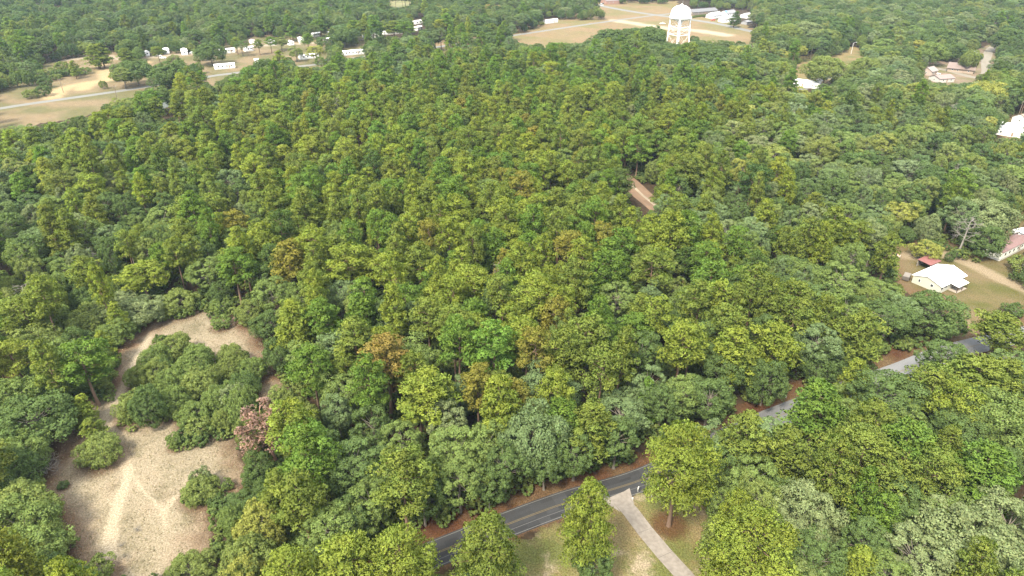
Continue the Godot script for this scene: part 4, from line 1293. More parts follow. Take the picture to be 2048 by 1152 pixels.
func grass_tufts() -> void:
	var ring := points(CLEARING)
	var box := bounds(ring)
	var lines := [smooth_line(points(TRACK_A), 6), smooth_line(points(TRACK_B), 6)]
	var g := Geo.new()
	for k in 16:
		var d := (Vector3.UP * 0.8 + ball()).normalized()
		var side := d.cross(ball()).normalized() * 0.05
		var nn := (Vector3.UP + d).normalized()
		g.tint = Color.WHITE * rng.randf_range(0.8, 1.15)
		g.tri(side, -side, d * rng.randf_range(0.14, 0.3), nn, nn, nn)
	var spots := []
	for i in 30000:
		var p := Vector2(rng.randf_range(box.position.x, box.end.x), rng.randf_range(box.position.y, box.end.y))
		if fine.get_noise_2d(p.x * 0.8, p.y * 0.8) < rng.randf_range(-0.7, 0.7): continue
		if inside_by(p, ring) < 1.0: continue
		if to_line(p, lines[0]) < 2.0 or to_line(p, lines[1]) < 1.3: continue
		spots.append(p)
	var mm := MultiMesh.new()
	mm.transform_format = MultiMesh.TRANSFORM_3D
	mm.use_colors = true
	mm.mesh = g.mesh()
	mm.instance_count = spots.size()
	for i in spots.size():
		var k := rng.randf_range(0.5, 1.3)
		mm.set_instance_transform(i, Transform3D(Basis(Vector3.UP, rng.randf() * TAU).scaled(Vector3(k, k, k)), Vector3(spots[i].x, 0.05, spots[i].y)))
		var c := Vector3(0.115, 0.096, 0.058).lerp(Vector3(0.058, 0.058, 0.029), rng.randf() * rng.randf()) * 2.0
		mm.set_instance_color(i, Color(c.x, c.y, c.z))
	var o := MultiMeshInstance3D.new()
	o.name = "dry_grass"
	o.multimesh = mm
	o.material_override = matte("grass_blades", Vector3.ONE, 0.9, true)
	tag(o, "thin dry grass tufts scattered over the sandy clearing", "", "", "stuff")
	add_child(o, true)

# ------------------------------------------------------------------ buildings and other things
func prism(profile: PackedVector2Array, length: float) -> ArrayMesh:   # a side profile (z, y) drawn out along x
	var g := Geo.new()
	var t := Geometry2D.triangulate_polygon(profile)
	for e in [-0.5, 0.5]:
		var nn := Vector3(signf(e), 0, 0)
		for i in range(0, t.size(), 3):
			g.tri(Vector3(e * length, profile[t[i]].y, profile[t[i]].x), Vector3(e * length, profile[t[i + 1]].y, profile[t[i + 1]].x), Vector3(e * length, profile[t[i + 2]].y, profile[t[i + 2]].x), nn, nn, nn)
	var turn := -1.0 if Geometry2D.is_polygon_clockwise(profile) else 1.0
	for i in profile.size():
		var a := profile[i]; var b := profile[(i + 1) % profile.size()]
		var d := (b - a).normalized()
		var nn := Vector3(0, -d.x, d.y) * turn
		g.quad(Vector3(-length / 2, a.y, a.x), Vector3(length / 2, a.y, a.x), Vector3(length / 2, b.y, b.x), Vector3(-length / 2, b.y, b.x), nn)
	return g.mesh()

func roof_slab(w: float, eave: float, ridge: float, over: float, thick: float, side: float, length: float, shift := 0.0) -> ArrayMesh:
	var slope := (ridge - eave) / (w / 2.0)
	var z := w / 2.0 + over
	var y := eave - slope * over
	return prism(PackedVector2Array([Vector2(0.01 * side, ridge + 0.02), Vector2(z * side, y + 0.02), Vector2(z * side, y + thick), Vector2(0.01 * side, ridge + thick + 0.02)]), length)

func window_on(o: Node3D, at: Vector3, w: float, h: float, facing: Vector3, frame_mat: Material) -> void:
	var along := absf(facing.x) > 0.5
	var f := box_part("window", at + facing * 0.03, Vector3(0.06, h, w) if along else Vector3(w, h, 0.06), frame_mat, o)
	box_part("pane", at + facing * 0.065, Vector3(0.02, h - 0.22, w - 0.22) if along else Vector3(w - 0.22, h - 0.22, 0.02), matte("window_glass", Vector3(.03, .035, .04), 0.12, false, 0.6), f)

func door_on(o: Node3D, at: Vector3, facing: Vector3, mat: Material) -> void:
	var along := absf(facing.x) > 0.5
	var d := box_part("door", at + facing * 0.04 + Vector3.UP * 1.15, Vector3(0.08, 2.0, 0.95) if along else Vector3(0.95, 2.0, 0.08), mat, o)
	box_part("handle", at + facing * 0.11 + Vector3(0, 1.1, 0.3) if along else at + facing * 0.11 + Vector3(0.3, 1.1, 0), Vector3(0.08, 0.08, 0.08), matte("brass", Vector3(.35, .26, .12), 0.4), d)

func gable_house(called: String, label: String, at: Vector3, turn: float, l: float, w: float, eave: float, ridge: float, wall: Vector3, roof: Vector3, windows: int, group := "", over := 0.4, category := "house") -> Node3D:
	var o := thing(called, label, category, at, turn, group)
	var wm := matte("wall %s" % wall, wall, 0.8)
	var rm := matte("roof %s" % roof, roof, 0.6)
	part("wall", prism(PackedVector2Array([Vector2(-w / 2, 0), Vector2(-w / 2, eave), Vector2(0, ridge), Vector2(w / 2, eave), Vector2(w / 2, 0)]), l), wm, o)
	for s in [-1.0, 1.0]:
		part("roof", roof_slab(w, eave, ridge, over, 0.14, s, l + over * 2.0), rm, o)
	var trim := matte("trim", Vector3(.55, .55, .54), 0.6)
	for i in windows:
		var x := lerpf(-l / 2 + 1.4, l / 2 - 1.4, (i + 0.5) / windows)
		for s in [-1.0, 1.0]:
			if s > 0.0 and i == windows / 2:
				door_on(o, Vector3(x, 0.15, w / 2), Vector3(0, 0, 1), matte("door_paint", Vector3(.22, .16, .12), 0.6))
			else:
				window_on(o, Vector3(x, eave * 0.58, s * w / 2), 1.1, 1.15, Vector3(0, 0, s), trim)
	for s in [-1.0, 1.0]:
		window_on(o, Vector3(s * l / 2, eave * 0.58, 0.0), 1.0, 1.1, Vector3(s, 0, 0), trim)
	return o

func mobile_home(label: String, at: Vector3, turn: float, l: float, w := 4.6, wall := Vector3(.72, .72, .70), roof := Vector3(.74, .74, .73), windows := 4, called := "mobile_home") -> Node3D:
	var o := thing(called, label, "mobile home", at, turn, "mobile homes of the trailer park")
	part("skirting", prism(PackedVector2Array([Vector2(-w / 2 + 0.1, 0), Vector2(-w / 2 + 0.1, 0.7), Vector2(w / 2 - 0.1, 0.7), Vector2(w / 2 - 0.1, 0)]), l - 0.2), matte("skirting", Vector3(.45, .44, .42)), o)
	part("wall", prism(PackedVector2Array([Vector2(-w / 2, 0.7), Vector2(-w / 2, 3.3), Vector2(0, 3.75), Vector2(w / 2, 3.3), Vector2(w / 2, 0.7)]), l), matte("siding %s" % wall, wall, 0.7), o)
	for s in [-1.0, 1.0]:
		part("roof", roof_slab(w, 3.3, 3.8, 0.2, 0.1, s, l + 0.3), matte("sheet %s" % roof, roof, 0.5), o)
	var trim := matte("trim", Vector3(.55, .55, .54), 0.6)
	for i in windows:
		var x := lerpf(-l / 2 + 1.2, l / 2 - 1.2, (i + 0.5) / windows)
		for s in [-1.0, 1.0]:
			if i == windows / 2 and s > 0.0:
				door_on(o, Vector3(x + 1.6, 0.75, w / 2), Vector3(0, 0, 1), matte("door_paint", Vector3(.22, .16, .12), 0.6))
			window_on(o, Vector3(x, 2.15, s * w / 2), 1.3, 1.2, Vector3(0, 0, s), trim)
	window_on(o, Vector3(l / 2, 2.15, 0), 1.4, 1.2, Vector3(1, 0, 0), trim)
	return o

func vehicle(called: String, label: String, category: String, at: Vector3, turn: float, paint: Vector3, l := 4.7, cab := PackedVector2Array(), group := "parked vehicles") -> void:
	var o := thing(called, label, category, at, turn, group)
	var h := l / 2.0
	# profiles run along z, so they are turned to lie along x
	var body := part("body", prism(PackedVector2Array([Vector2(-h, 0.35), Vector2(-h, 0.85), Vector2(-h * 0.9, 0.98), Vector2(h * 0.55, 1.02), Vector2(h * 0.96, 0.86), Vector2(h, 0.6), Vector2(h, 0.35)]), 1.8), matte("paint %s" % paint, paint, 0.3, false, 0.5), o)
	body.rotation.y = PI / 2
	var c := cab if cab.size() else PackedVector2Array([Vector2(-h * 0.72, 0.97), Vector2(-h * 0.5, 1.45), Vector2(h * 0.12, 1.47), Vector2(h * 0.46, 1.0)])
	var glass := part("window", prism(c, 1.62), matte("window_glass", Vector3(.03, .035, .04), 0.12, false, 0.6), o)
	glass.rotation.y = PI / 2
	var top := PackedVector2Array([c[1] + Vector2(-0.05, 0), c[1] + Vector2(0, 0.06), c[2] + Vector2(0, 0.06), c[2] + Vector2(0.08, 0)])
	var lid := part("cab_roof", prism(top, 1.66), matte("paint %s" % paint, paint, 0.3, false, 0.5), o)
	lid.rotation.y = PI / 2
	for x in [-0.62, 0.62]:
		for z in [-0.82, 0.82]:
			var g := Geo.new()
			g.lathe([Vector2(0, -0.11), Vector2(0.26, -0.11), Vector2(0.34, -0.07), Vector2(0.34, 0.07), Vector2(0.26, 0.11), Vector2(0, 0.11)], 12)
			var wheel := part("wheel", g.mesh(), matte("tyre", Vector3(.02, .02, .02)), o)
			wheel.position = Vector3(x * h, 0.34, z)
			wheel.rotation.x = PI / 2
	for z in [-0.62, 0.62]:
		box_part("headlight", Vector3(h * 0.985, 0.72, z), Vector3(0.1, 0.16, 0.34), matte("lamp_glass", Vector3(.6, .6, .6), 0.2), o)

func pole(called: String, label: String, at: Vector3, h: float, mat: Material, arm: float, category: String) -> void:
	var o := thing(called, label, category, at, 0.4)
	var g := Geo.new()
	g.tube([Vector3(0, -0.2, 0), Vector3(0, h, 0)], [h * 0.016 + 0.04, h * 0.010 + 0.03], 8)
	part("pole", g.mesh(), mat, o)
	if category == "street light":
		var a := Geo.new()
		a.tube([Vector3(0, h - 0.3, 0), Vector3(arm * 0.6, h + 0.3, 0), Vector3(arm, h + 0.35, 0)], [0.07, 0.06, 0.05], 6)
		part("arm", a.mesh(), mat, o)
		box_part("lamp_head", Vector3(arm + 0.3, h + 0.3, 0), Vector3(0.8, 0.16, 0.32), matte("lamp_shell", Vector3(.6, .6, .6), 0.5), o)
	else:
		box_part("crossarm", Vector3(0, h - 0.6, 0.14), Vector3(arm, 0.14, 0.12), mat, o)
		for x in [-0.45, 0.0, 0.45]:
			box_part("insulator", Vector3(x * arm, h - 0.45, 0.14), Vector3(0.1, 0.18, 0.1), matte("porcelain", Vector3(.5, .5, .48), 0.3), o)

func water_tower(at: Vector3) -> void:
	var o := thing("water_tower", "tall white water tower with a domed tank on four legs", "water tower", at, deg_to_rad(-15.0))
	o.scale.y = 0.93
	var white := matte("tower_paint", Vector3(.78, .78, .77), 0.45, false, 0.4)
	var g := Geo.new()
	var rows := [Vector2(0.0, 25.2), Vector2(3.0, 25.35), Vector2(6.0, 26.3), Vector2(8.0, 27.6), Vector2(8.6, 28.6), Vector2(8.6, 32.2)]
	for i in 9:
		var a := (i + 1) / 9.0 * PI / 2
		rows.append(Vector2(8.6 * cos(a), 32.2 + 7.0 * sin(a)))
	g.lathe(rows, 40)
	var tank := part("tank", g.mesh(), white, o)
	g = Geo.new()
	g.lathe([Vector2(8.62, 28.4), Vector2(9.5, 28.4), Vector2(9.5, 28.55), Vector2(8.62, 28.55)], 40)
	g.lathe([Vector2(9.42, 29.55), Vector2(9.5, 29.55), Vector2(9.5, 29.65), Vector2(9.42, 29.65)], 40)
	for k in 40:
		var a := TAU * k / 40
		g.box(Vector3(cos(a) * 9.46, 29.05, sin(a) * 9.46), Vector3(0.07, 1.0, 0.07))
	part("balcony", g.mesh(), white, o)
	g = Geo.new()
	g.lathe([Vector2(0.9, 39.0), Vector2(1.0, 39.6), Vector2(0.6, 40.1), Vector2(0, 40.2)], 14)
	part("vent_cap", g.mesh(), white, o)
	g = Geo.new()
	g.tube([Vector3(0.6, 39.5, 0), Vector3(0.6, 43.0, 0)], [0.09, 0.04], 6)
	part("antenna", g.mesh(), matte("galvanised", Vector3(.42, .43, .44), 0.5), o)
	g = Geo.new()
	g.tube([Vector3(0, 0, 0), Vector3(0, 20.5, 0), Vector3(0, 23.0, 0), Vector3(0, 25.6, 0)], [1.15, 1.15, 1.7, 2.6], 20)
	part("riser", g.mesh(), white, o)
	var feet := []
	for k in 4:
		var a := PI / 2 * k
		var d := Vector3(cos(a), 0, sin(a))
		feet.append(d)
		g = Geo.new()
		g.tube([d * 9.7, d * 9.0 + Vector3.UP * 14.0, d * 8.35 + Vector3.UP * 28.2], [0.58, 0.54, 0.5], 14)
		part("leg", g.mesh(), white, o)
		g = Geo.new()
		g.lathe([Vector2(1.3, 0.0), Vector2(1.3, 0.5), Vector2(0, 0.5)], 12, d * 9.75)
		part("footing", g.mesh(), matte("footing", Vector3(.3, .29, .27)), o)
	for k in 4:
		var a: Vector3 = feet[k]; var b: Vector3 = feet[(k + 1) % 4]
		for y in [13.6, 20.6]:
			g = Geo.new()
			var r := lerpf(9.7, 8.35, y / 28.2)
			g.tube([a * r + Vector3.UP * y, b * r + Vector3.UP * y], [0.26, 0.26], 8)
			part("strut", g.mesh(), white, o)
		for span in [[0.4, 13.4], [13.8, 20.4], [20.8, 27.6]]:
			for flip in [0, 1]:
				g = Geo.new()
				var y0: float = span[flip]; var y1: float = span[1 - flip]
				g.tube([a * lerpf(9.7, 8.35, y0 / 28.2) + Vector3.UP * y0, b * lerpf(9.7, 8.35, y1 / 28.2) + Vector3.UP * y1], [0.05, 0.05], 6)
				part("brace", g.mesh(), white, o)
	g = Geo.new()
	for k in 30:
		g.box(Vector3(cos(0.5) * 9.35, 1.0 + k * 0.93, sin(0.5) * 9.35 * 0 + 0.0), Vector3(0.05, 0.05, 0.5))
	for s in [-0.25, 0.25]:
		g.box(Vector3(cos(0.5) * 9.35, 14.5, s), Vector3(0.06, 27.6, 0.06))
	var ladder := part("ladder", g.mesh(), white, o)
	ladder.rotation.y = 0.6
	# a short line of faint grey letters on the tank: too far to read in the photograph
	var marks := part("lettering", lettering_marks(), matte("faded_letters", Vector3(.47, .47, .48), 0.6), o)
	marks.rotation.y = deg_to_rad(-10.0)

func lettering_marks() -> ArrayMesh:
	var g := Geo.new()
	for k in 7:
		var a := PI / 2 + (k - 3) * 0.105
		var d := Vector3(cos(a), 0, sin(a))
		var b := Basis(Vector3.UP, PI / 2 - a)
		for s in [-0.24, 0.24]:
			g.box(d * 8.63 + b.x * s + Vector3.UP * 30.9, Vector3(0.16, 0.95, 0.05), b)
		g.box(d * 8.63 + Vector3.UP * (30.9 + [0.4, -0.4, 0.0][k % 3]), Vector3(0.4, 0.16, 0.05), b)
	return g.mesh()

func white_house() -> void:
	var along := Vector3(.85, 0, -.53)
	var front := Vector3(.53, 0, .85)
	var corner := Vector3(134.7, 0, -194.9)
	var turn := atan2(.53, .85)
	var l := 14.4
	var o := thing("white_house", "white house with white metal roof and open porch in the dry yard", "house", corner + along * l / 2.0, turn)
	var wall := matte("cream_siding", Vector3(.34, .34, .29), 0.75)
	var metal := matte("white_metal_roof", Vector3(.78, .78, .78), 0.4, false, 0.5)
	part("wall", prism(PackedVector2Array([Vector2(-4.6, 0), Vector2(-4.6, 2.7), Vector2(0, 4.15), Vector2(4.6, 2.7), Vector2(4.6, 0)]), l), wall, o)
	for s in [-1.0, 1.0]:
		var slab := part("roof", roof_slab(9.2, 2.7, 4.15, 0.45, 0.1, s, l + 0.7), metal, o)
		for k in 17:
			var x := -l / 2 + 0.1 + k * (l - 0.2) / 16.0
			box_part("roof_seam", Vector3(x, 3.52, s * 2.5), Vector3(0.06, 0.07, 5.15), matte("roof_seam", Vector3(.62, .62, .62), 0.5), slab, Basis(Vector3.RIGHT, s * atan2(1.45, 4.6)))
	box_part("ridge_cap", Vector3(0, 4.3, 0), Vector3(l + 0.72, 0.06, 0.4), metal, o)
	var p := Node3D.new()
	# porch: a lower sheet roof on posts in front
	part("porch_roof", prism(PackedVector2Array([Vector2(4.6, 2.6), Vector2(7.6, 2.2), Vector2(7.6, 2.3), Vector2(4.6, 2.72)]), 6.2), metal, o).position.x = 0.8
	p.free()
	for x in [-2.1, 0.8, 3.7]:
		box_part("porch_post", Vector3(x, 1.11, 7.4), Vector3(0.14, 2.2, 0.14), matte("brown_post", Vector3(.06, .035, .022)), o)
	box_part("porch_deck", Vector3(0.8, 0.08, 6.1), Vector3(6.0, 0.16, 2.9), matte("porch_slab", Vector3(.22, .19, .16)), o)
	var trim := matte("trim", Vector3(.55, .55, .54), 0.6)
	window_on(o, Vector3(-l / 2, 1.7, -2.3), 0.8, 1.1, Vector3(-1, 0, 0), trim)
	window_on(o, Vector3(-l / 2, 1.7, 1.8), 1.0, 1.1, Vector3(-1, 0, 0), trim)
	for x in [-6.4, -4.0, 6.6]:
		window_on(o, Vector3(x, 1.7, 4.6), 1.1, 1.2, Vector3(0, 0, 1), trim)
	window_on(o, Vector3(2.6, 1.7, 4.6), 1.1, 1.2, Vector3(0, 0, 1), trim)
	door_on(o, Vector3(0.4, 0.1, 4.6), Vector3(0, 0, 1), matte("door_paint", Vector3(.22, .16, .12), 0.6))
	for x in [-5.0, 0.0, 5.0]:
		window_on(o, Vector3(x, 1.7, -4.6), 1.1, 1.2, Vector3(0, 0, -1), trim)
	window_on(o, Vector3(l / 2, 1.7, 1.5), 1.1, 1.2, Vector3(1, 0, 0), trim)
	var pipe := Geo.new()
	pipe.tube([Vector3(-1.2, 3.6, -1.2), Vector3(-1.2, 4.7, -1.2)], [0.1, 0.1], 8)
	part("vent_pipe", pipe.mesh(), matte("galvanised", Vector3(.42, .43, .44), 0.5), o)
	var shed := thing("open_shed", "small open shed with a rusty red sheet roof behind the white house", "shed", Vector3(143.7, 0, -210.2), turn)
	var red := matte("rust_sheet", Vector3(.13, .052, .048), 0.65)
	part("roof", prism(PackedVector2Array([Vector2(-2.4, 2.55), Vector2(2.4, 2.2), Vector2(2.4, 2.3), Vector2(-2.4, 2.65)]), 6.5), red, shed)
	box_part("back_wall", Vector3(0, 1.2, -2.2), Vector3(6.0, 2.4, 0.12), matte("grey_boards", Vector3(.2, .18, .16)), shed)
	for x in [-2.9, 0.0, 2.9]:
		box_part("post", Vector3(x, 1.1, 2.2), Vector3(0.12, 2.2, 0.12), matte("brown_post", Vector3(.06, .035, .022)), shed)
	var cart := thing("utility_trailer", "old grey box trailer parked beside the white house's near corner", "trailer", Vector3(131.6, 0, -201.0), turn + 0.35)
	box_part("bed", Vector3(0, 1.0, 0), Vector3(3.8, 1.2, 2.0), matte("weathered_grey", Vector3(.08, .07, .062)), cart)
	box_part("cover", Vector3(0, 1.64, 0), Vector3(3.6, 0.08, 1.85), matte("weathered_lid", Vector3(.13, .115, .10)), cart)
	box_part("drawbar", Vector3(2.6, 0.5, 0), Vector3(1.4, 0.12, 0.12), matte("dark_steel", Vector3(.05, .05, .05)), cart)
	for z in [-1.05, 1.05]:
		var g := Geo.new()
		g.lathe([Vector2(0, -0.1), Vector2(0.36, -0.1), Vector2(0.36, 0.1), Vector2(0, 0.1)], 12)
		var wheel := part("wheel", g.mesh(), matte("tyre", Vector3(.02, .02, .02)), cart)
		wheel.position = Vector3(-0.3, 0.36, z)
		wheel.rotation.x = PI / 2
	# the neighbour's trailer
	var t := mobile_home("white mobile home with a faded red roof at the right edge", Vector3(178.3, 0, -222.0), 0.585, 21.0, 5.2, Vector3(.62, .62, .56), Vector3(.135, .08, .075), 6)
	t.set_meta("group", "homes by the house yard")
	var boat := thing("boat_trailer", "white covered boat on a trailer behind the red-roofed mobile home", "boat", Vector3(193.3, 0, -238.1), 0.275)
	part("hull", prism(PackedVector2Array([Vector2(-1.0, 1.3), Vector2(-0.8, 0.6), Vector2(0, 0.4), Vector2(0.8, 0.6), Vector2(1.0, 1.3)]), 5.6), matte("gelcoat", Vector3(.7, .7, .7), 0.3), boat)
	part("cover", prism(PackedVector2Array([Vector2(-1.05, 1.3), Vector2(1.05, 1.3), Vector2(0.5, 1.85), Vector2(-0.5, 1.85)]), 5.2), matte("canvas", Vector3(.62, .64, .66), 0.8), boat)
	box_part("frame", Vector3(0.4, 0.42, 0), Vector3(6.8, 0.1, 1.2), matte("dark_steel", Vector3(.05, .05, .05)), boat)
	for z in [-0.9, 0.9]:
		var g := Geo.new()
		g.lathe([Vector2(0, -0.1), Vector2(0.34, -0.1), Vector2(0.34, 0.1), Vector2(0, 0.1)], 12)
		var wheel := part("wheel", g.mesh(), matte("tyre", Vector3(.02, .02, .02)), boat)
		wheel.position = Vector3(-0.6, 0.34, z)
		wheel.rotation.x = PI / 2
	vehicle("parked_car", "white car parked behind the red-roofed mobile home", "car", Vector3(193.2, 0, -235.4), 0.5, Vector3(.7, .7, .7))
	vehicle("parked_car", "small red and white car at the edge of the dirt yard", "car", Vector3(135.7, 0, -217.6), -0.6, Vector3(.55, .3, .26), 3.6)

func yard_things() -> void:
	var post := matte("white_paint", Vector3(.32, .32, .30), 0.6)
	var m := thing("mailbox", "white mailbox on a post beside the road at the driveway mouth", "mailbox", Vector3(26.7, 0, -105.7), -0.45)
	box_part("post", Vector3(0, 0.5, 0), Vector3(0.12, 1.05, 0.12), post, m)
	box_part("arm", Vector3(0, 0.98, 0.2), Vector3(0.1, 0.1, 0.8), post, m)
	part("box", prism(PackedVector2Array([Vector2(-0.14, 1.04), Vector2(-0.14, 1.24), Vector2(-0.08, 1.33), Vector2(0.08, 1.33), Vector2(0.14, 1.24), Vector2(0.14, 1.04)]), 0.6), post, m).rotation.y = PI / 2
	var s := thing("utility_marker", "short white utility marker standing in the lawn by the driveway", "marker post", Vector3(25.2, 0, -103.5))
	var g := Geo.new()
	g.lathe([Vector2(0.2, 0), Vector2(0.2, 0.5), Vector2(0.14, 0.62), Vector2(0, 0.65)], 12)
	part("cap", g.mesh(), post, s)
	var k := thing("utility_marker", "tiny white marker on the rusty straw across the road", "marker post", Vector3(69.2, 0, -137.7))
	part("cap", g.mesh(), post, k)
	var st := thing("survey_stake", "pair of slim pale stakes beside the driveway lawn pine", "stake", Vector3(29.3, 0, -104.2))
	box_part("stake", Vector3(0, 0.35, 0), Vector3(0.1, 0.7, 0.1), post, st)
	box_part("stake", Vector3(0.5, 0.3, 0.2), Vector3(0.08, 0.6, 0.08), post, st)

func buildings() -> void:
	white_house()
	yard_things()
	water_tower(Vector3(145.4, 0, -628.5))
	var w := Vector3(.74, .74, .73)
	var grey := Vector3(.095, .095, .10)
	# trailer park
	mobile_home("white mobile home with dark windows beside a big oak, nearest the far road", Vector3(-222.8, 0, -546.2), 0.476, 15.0)
	mobile_home("longest white mobile home, broadside with a row of windows", Vector3(-134.5, 0, -604.7), 0.531, 20.0, 4.8, w, w, 6)
	mobile_home("white mobile home half hidden by an oak, right of the longest one", Vector3(-105.7, 0, -630.9), 0.504, 12.0)
	mobile_home("white mobile home facing bare brown ground in mid park", Vector3(-168.1, 0, -586.9), 0.633, 16.0)
	mobile_home("low white mobile home seen behind the big round oak", Vector3(-244.7, 0, -611.7), 0.497, 12.5)
	mobile_home("short white mobile home right of a dark round tree", Vector3(-229.4, 0, -621.2), 0.820, 7.5, 4.2, w, w, 2)
	mobile_home("mobile home seen end-on with a dull reddish roof", Vector3(-236.7, 0, -656.6), -0.903, 12.0, 4.4, w, Vector3(.2, .13, .125))
	mobile_home("white mobile home slanting away in the park's back row, second", Vector3(-219.8, 0, -653.9), -0.975, 11.0)
	mobile_home("tiny white mobile home among pines in the back row", Vector3(-201.3, 0, -651.3), -0.860, 6.0, 4.0, w, w, 2)
	mobile_home("tall-looking white mobile home end-on before the pines", Vector3(-196.5, 0, -667.4), -1.177, 12.0)
	mobile_home("white mobile home roof showing between two pines, back row", Vector3(-189.9, 0, -698.9), 0.800, 9.0)
	mobile_home("small white mobile home under a reddish tree", Vector3(-177.7, 0, -704.9), 0.758, 6.0, 4.0, w, w, 2)
	mobile_home("cream mobile home left of the dark oak, mid back row", Vector3(-171.4, 0, -667.4), 0.906, 7.5, 4.4, Vector3(.6, .57, .5))
	gable_house("metal_barn", "large white metal barn behind the tall pines of the park", Vector3(-135.9, 0, -692.9), 0.699, 14.0, 9.0, 5.5, 7.5, w, w, 2, "", 0.3, "barn")
	mobile_home("white mobile home glimpsed through pine trunks at the park's right", Vector3(-118.4, 0, -714.1), 0.569, 20.0)
	mobile_home("small white roof at the park's right end, upper one", Vector3(-101.8, 0, -781.6), 0.760, 9.0, 5.0, w, w, 2)
	mobile_home("small white roof at the park's right end, lower one", Vector3(-96.3, 0, -739.8), 1.109, 9.0, 5.0, w, w, 2)
	gable_house("garden_shed", "narrow white shed on the green patch left of the very dark oak", Vector3(-205.0, 0, -568.0), 0.3, 3.2, 2.6, 2.6, 3.4, w, w, 1, "", 0.2, "shed")
	mobile_home("white mobile home end-on at the park's left end, larger", Vector3(-280.7, 0, -609.3), -1.124, 17.0, 4.8)
	mobile_home("white mobile home end-on at the park's left end, smaller", Vector3(-297.1, 0, -611.7), -1.101, 11.0, 4.4)
	mobile_home("leftmost white camper of the park, half behind a bush", Vector3(-308.1, 0, -600.2), -1.047, 7.5, 3.4, w, w, 2)
	vehicle("parked_car", "left white car of two parked at the park's left end", "car", Vector3(-296.8, 0, -595.7), 0.3, Vector3(.7, .7, .7))
	vehicle("parked_car", "right white car of two parked at the park's left end", "car", Vector3(-289.0, 0, -586.9), 0.1, Vector3(.7, .7, .7))
	vehicle("parked_car", "white car beside the end-on mobile home, left park", "car", Vector3(-273.8, 0, -609.3), 0.5, Vector3(.65, .65, .65))
	# edge of town
	mobile_home("white mobile home alone above the tan field, shrubs in front", Vector3(41.9, 0, -789.0), 0.709, 18.0)
	gable_house("cottage", "small white cottage glimpsed between trees above the tan field", Vector3(72.0, 0, -918.2), 0.1, 10, 7, 3, 5, w, Vector3(.6, .62, .64), 2)
	gable_house("ranch_house", "long low ranch house with grey roof behind a clipped hedge", Vector3(225.4, 0, -866.5), 0.482, 38, 11, 3, 5.6, Vector3(.16, .135, .11), grey, 7)
	gable_house("cottage", "white house with pale grey roof right of the clipped hedge", Vector3(230.8, 0, -832.2), 0.727, 18, 10, 3.2, 6, w, Vector3(.20, .205, .21), 4)
	var blue := gable_house("cottage", "white house with bright blue tarps on its roof", Vector3(251.4, 0, -849.0), 0.670, 19, 10, 3.2, 5.8, w, Vector3(.13, .13, .14), 4)
	for k in 3:
		box_part("blue_tarp", Vector3(-7.0 + k * 3.2, 5.0 - 0.3 * k, 2.0 + 0.3 * k), Vector3(2.6, 0.06, 2.4), matte("blue_tarp", Vector3(.05, .24, .62), 0.5), blue, Basis(Vector3.RIGHT, 0.48))
	gable_house("cottage", "white fronted house with a wide porch, left of the pointed pine", Vector3(237.4, 0, -800.4), 0.530, 20, 9, 3.2, 5.4, w, Vector3(.17, .17, .175), 4)
	gable_house("cottage", "pale house behind the pointed pine by the town road", Vector3(267.3, 0, -832.2), 0.746, 11, 9, 3, 5, w, Vector3(.17, .165, .165), 2)
	gable_house("carport", "grey-roofed carport right of the pointed pine", Vector3(252.7, 0, -781.6), 0.724, 11, 7, 2.8, 3.8, Vector3(.2, .2, .21), Vector3(.13, .13, .14), 2, "", 0.4, "carport")
	gable_house("brick_store", "brown brick store at the top edge beside the town road", Vector3(131.2, 0, -965.0), 0.453, 26, 14, 4, 5.5, Vector3(.23, .14, .11), Vector3(.11, .085, .08), 4, "", 0.2, "store")
	vehicle("parked_car", "red car in front of the white house with grey roof", "car", Vector3(223.4, 0, -808.1), 0.2, Vector3(.5, .06, .05))
	vehicle("pickup_truck", "white pickup on the sandy lot left of the water tower", "pickup", Vector3(162.2, 0, -781.6), 0.1, Vector3(.72, .72, .72), 5.6, PackedVector2Array([Vector2(-0.5, 1.0), Vector2(-0.4, 1.7), Vector2(0.8, 1.7), Vector2(1.5, 1.0)]))
	vehicle("parked_car", "dark car in front of the brick store", "car", Vector3(119.4, 0, -959.5), 0.2, Vector3(.06, .06, .07))
	vehicle("delivery_van", "white van turning on the town road below the store", "van", Vector3(115.0, 0, -943.6), 0.4, Vector3(.72, .72, .72), 5.4, PackedVector2Array([Vector2(-2.6, 1.0), Vector2(-2.6, 2.2), Vector2(1.2, 2.2), Vector2(2.0, 1.0)]))
	var hedge := make_broadleaf(1.6, 0.05, 1.3, 14, 8, 14, 0.24)
	var ho := thing("clipped_hedge", "straight clipped green hedge in front of the ranch house", "hedge", Vector3(214.6, 0, -836.4), 0.629)
	for k in 14:
		var q := part("hedge_bush", hedge.crown, leafy("oak_green_leaves", LEAF_TONES.green), ho)
		q.position = Vector3((k - 6.5) * 1.9, 0, 0)
	# upper right
	gable_house("cottage", "small house with a white roof above the small tan side field", Vector3(272.9, 0, -630.9), 0.2, 10, 8, 3, 5.2, Vector3(.5, .45, .4), w, 2)
	gable_house("metal_barn", "long white metal roof half hidden by trees below the side field", Vector3(203.5, 0, -486.2), -0.540, 22, 8, 3.0, 4.4, w, w, 3, "", 0.3, "barn")
	gable_house("bungalow", "brown-roofed bungalow facing the bare pink yard", Vector3(341.7, 0, -535.0), -0.621, 17, 11, 3, 6, Vector3(.24, .19, .15), Vector3(.125, .095, .083), 4, "", 0.8)
	gable_house("cottage", "pinkish gabled house at the left of the bare pink yard", Vector3(311.5, 0, -524.2), 0.627, 9, 8, 3.2, 5.6, Vector3(.3, .24, .21), Vector3(.17, .14, .13), 2)
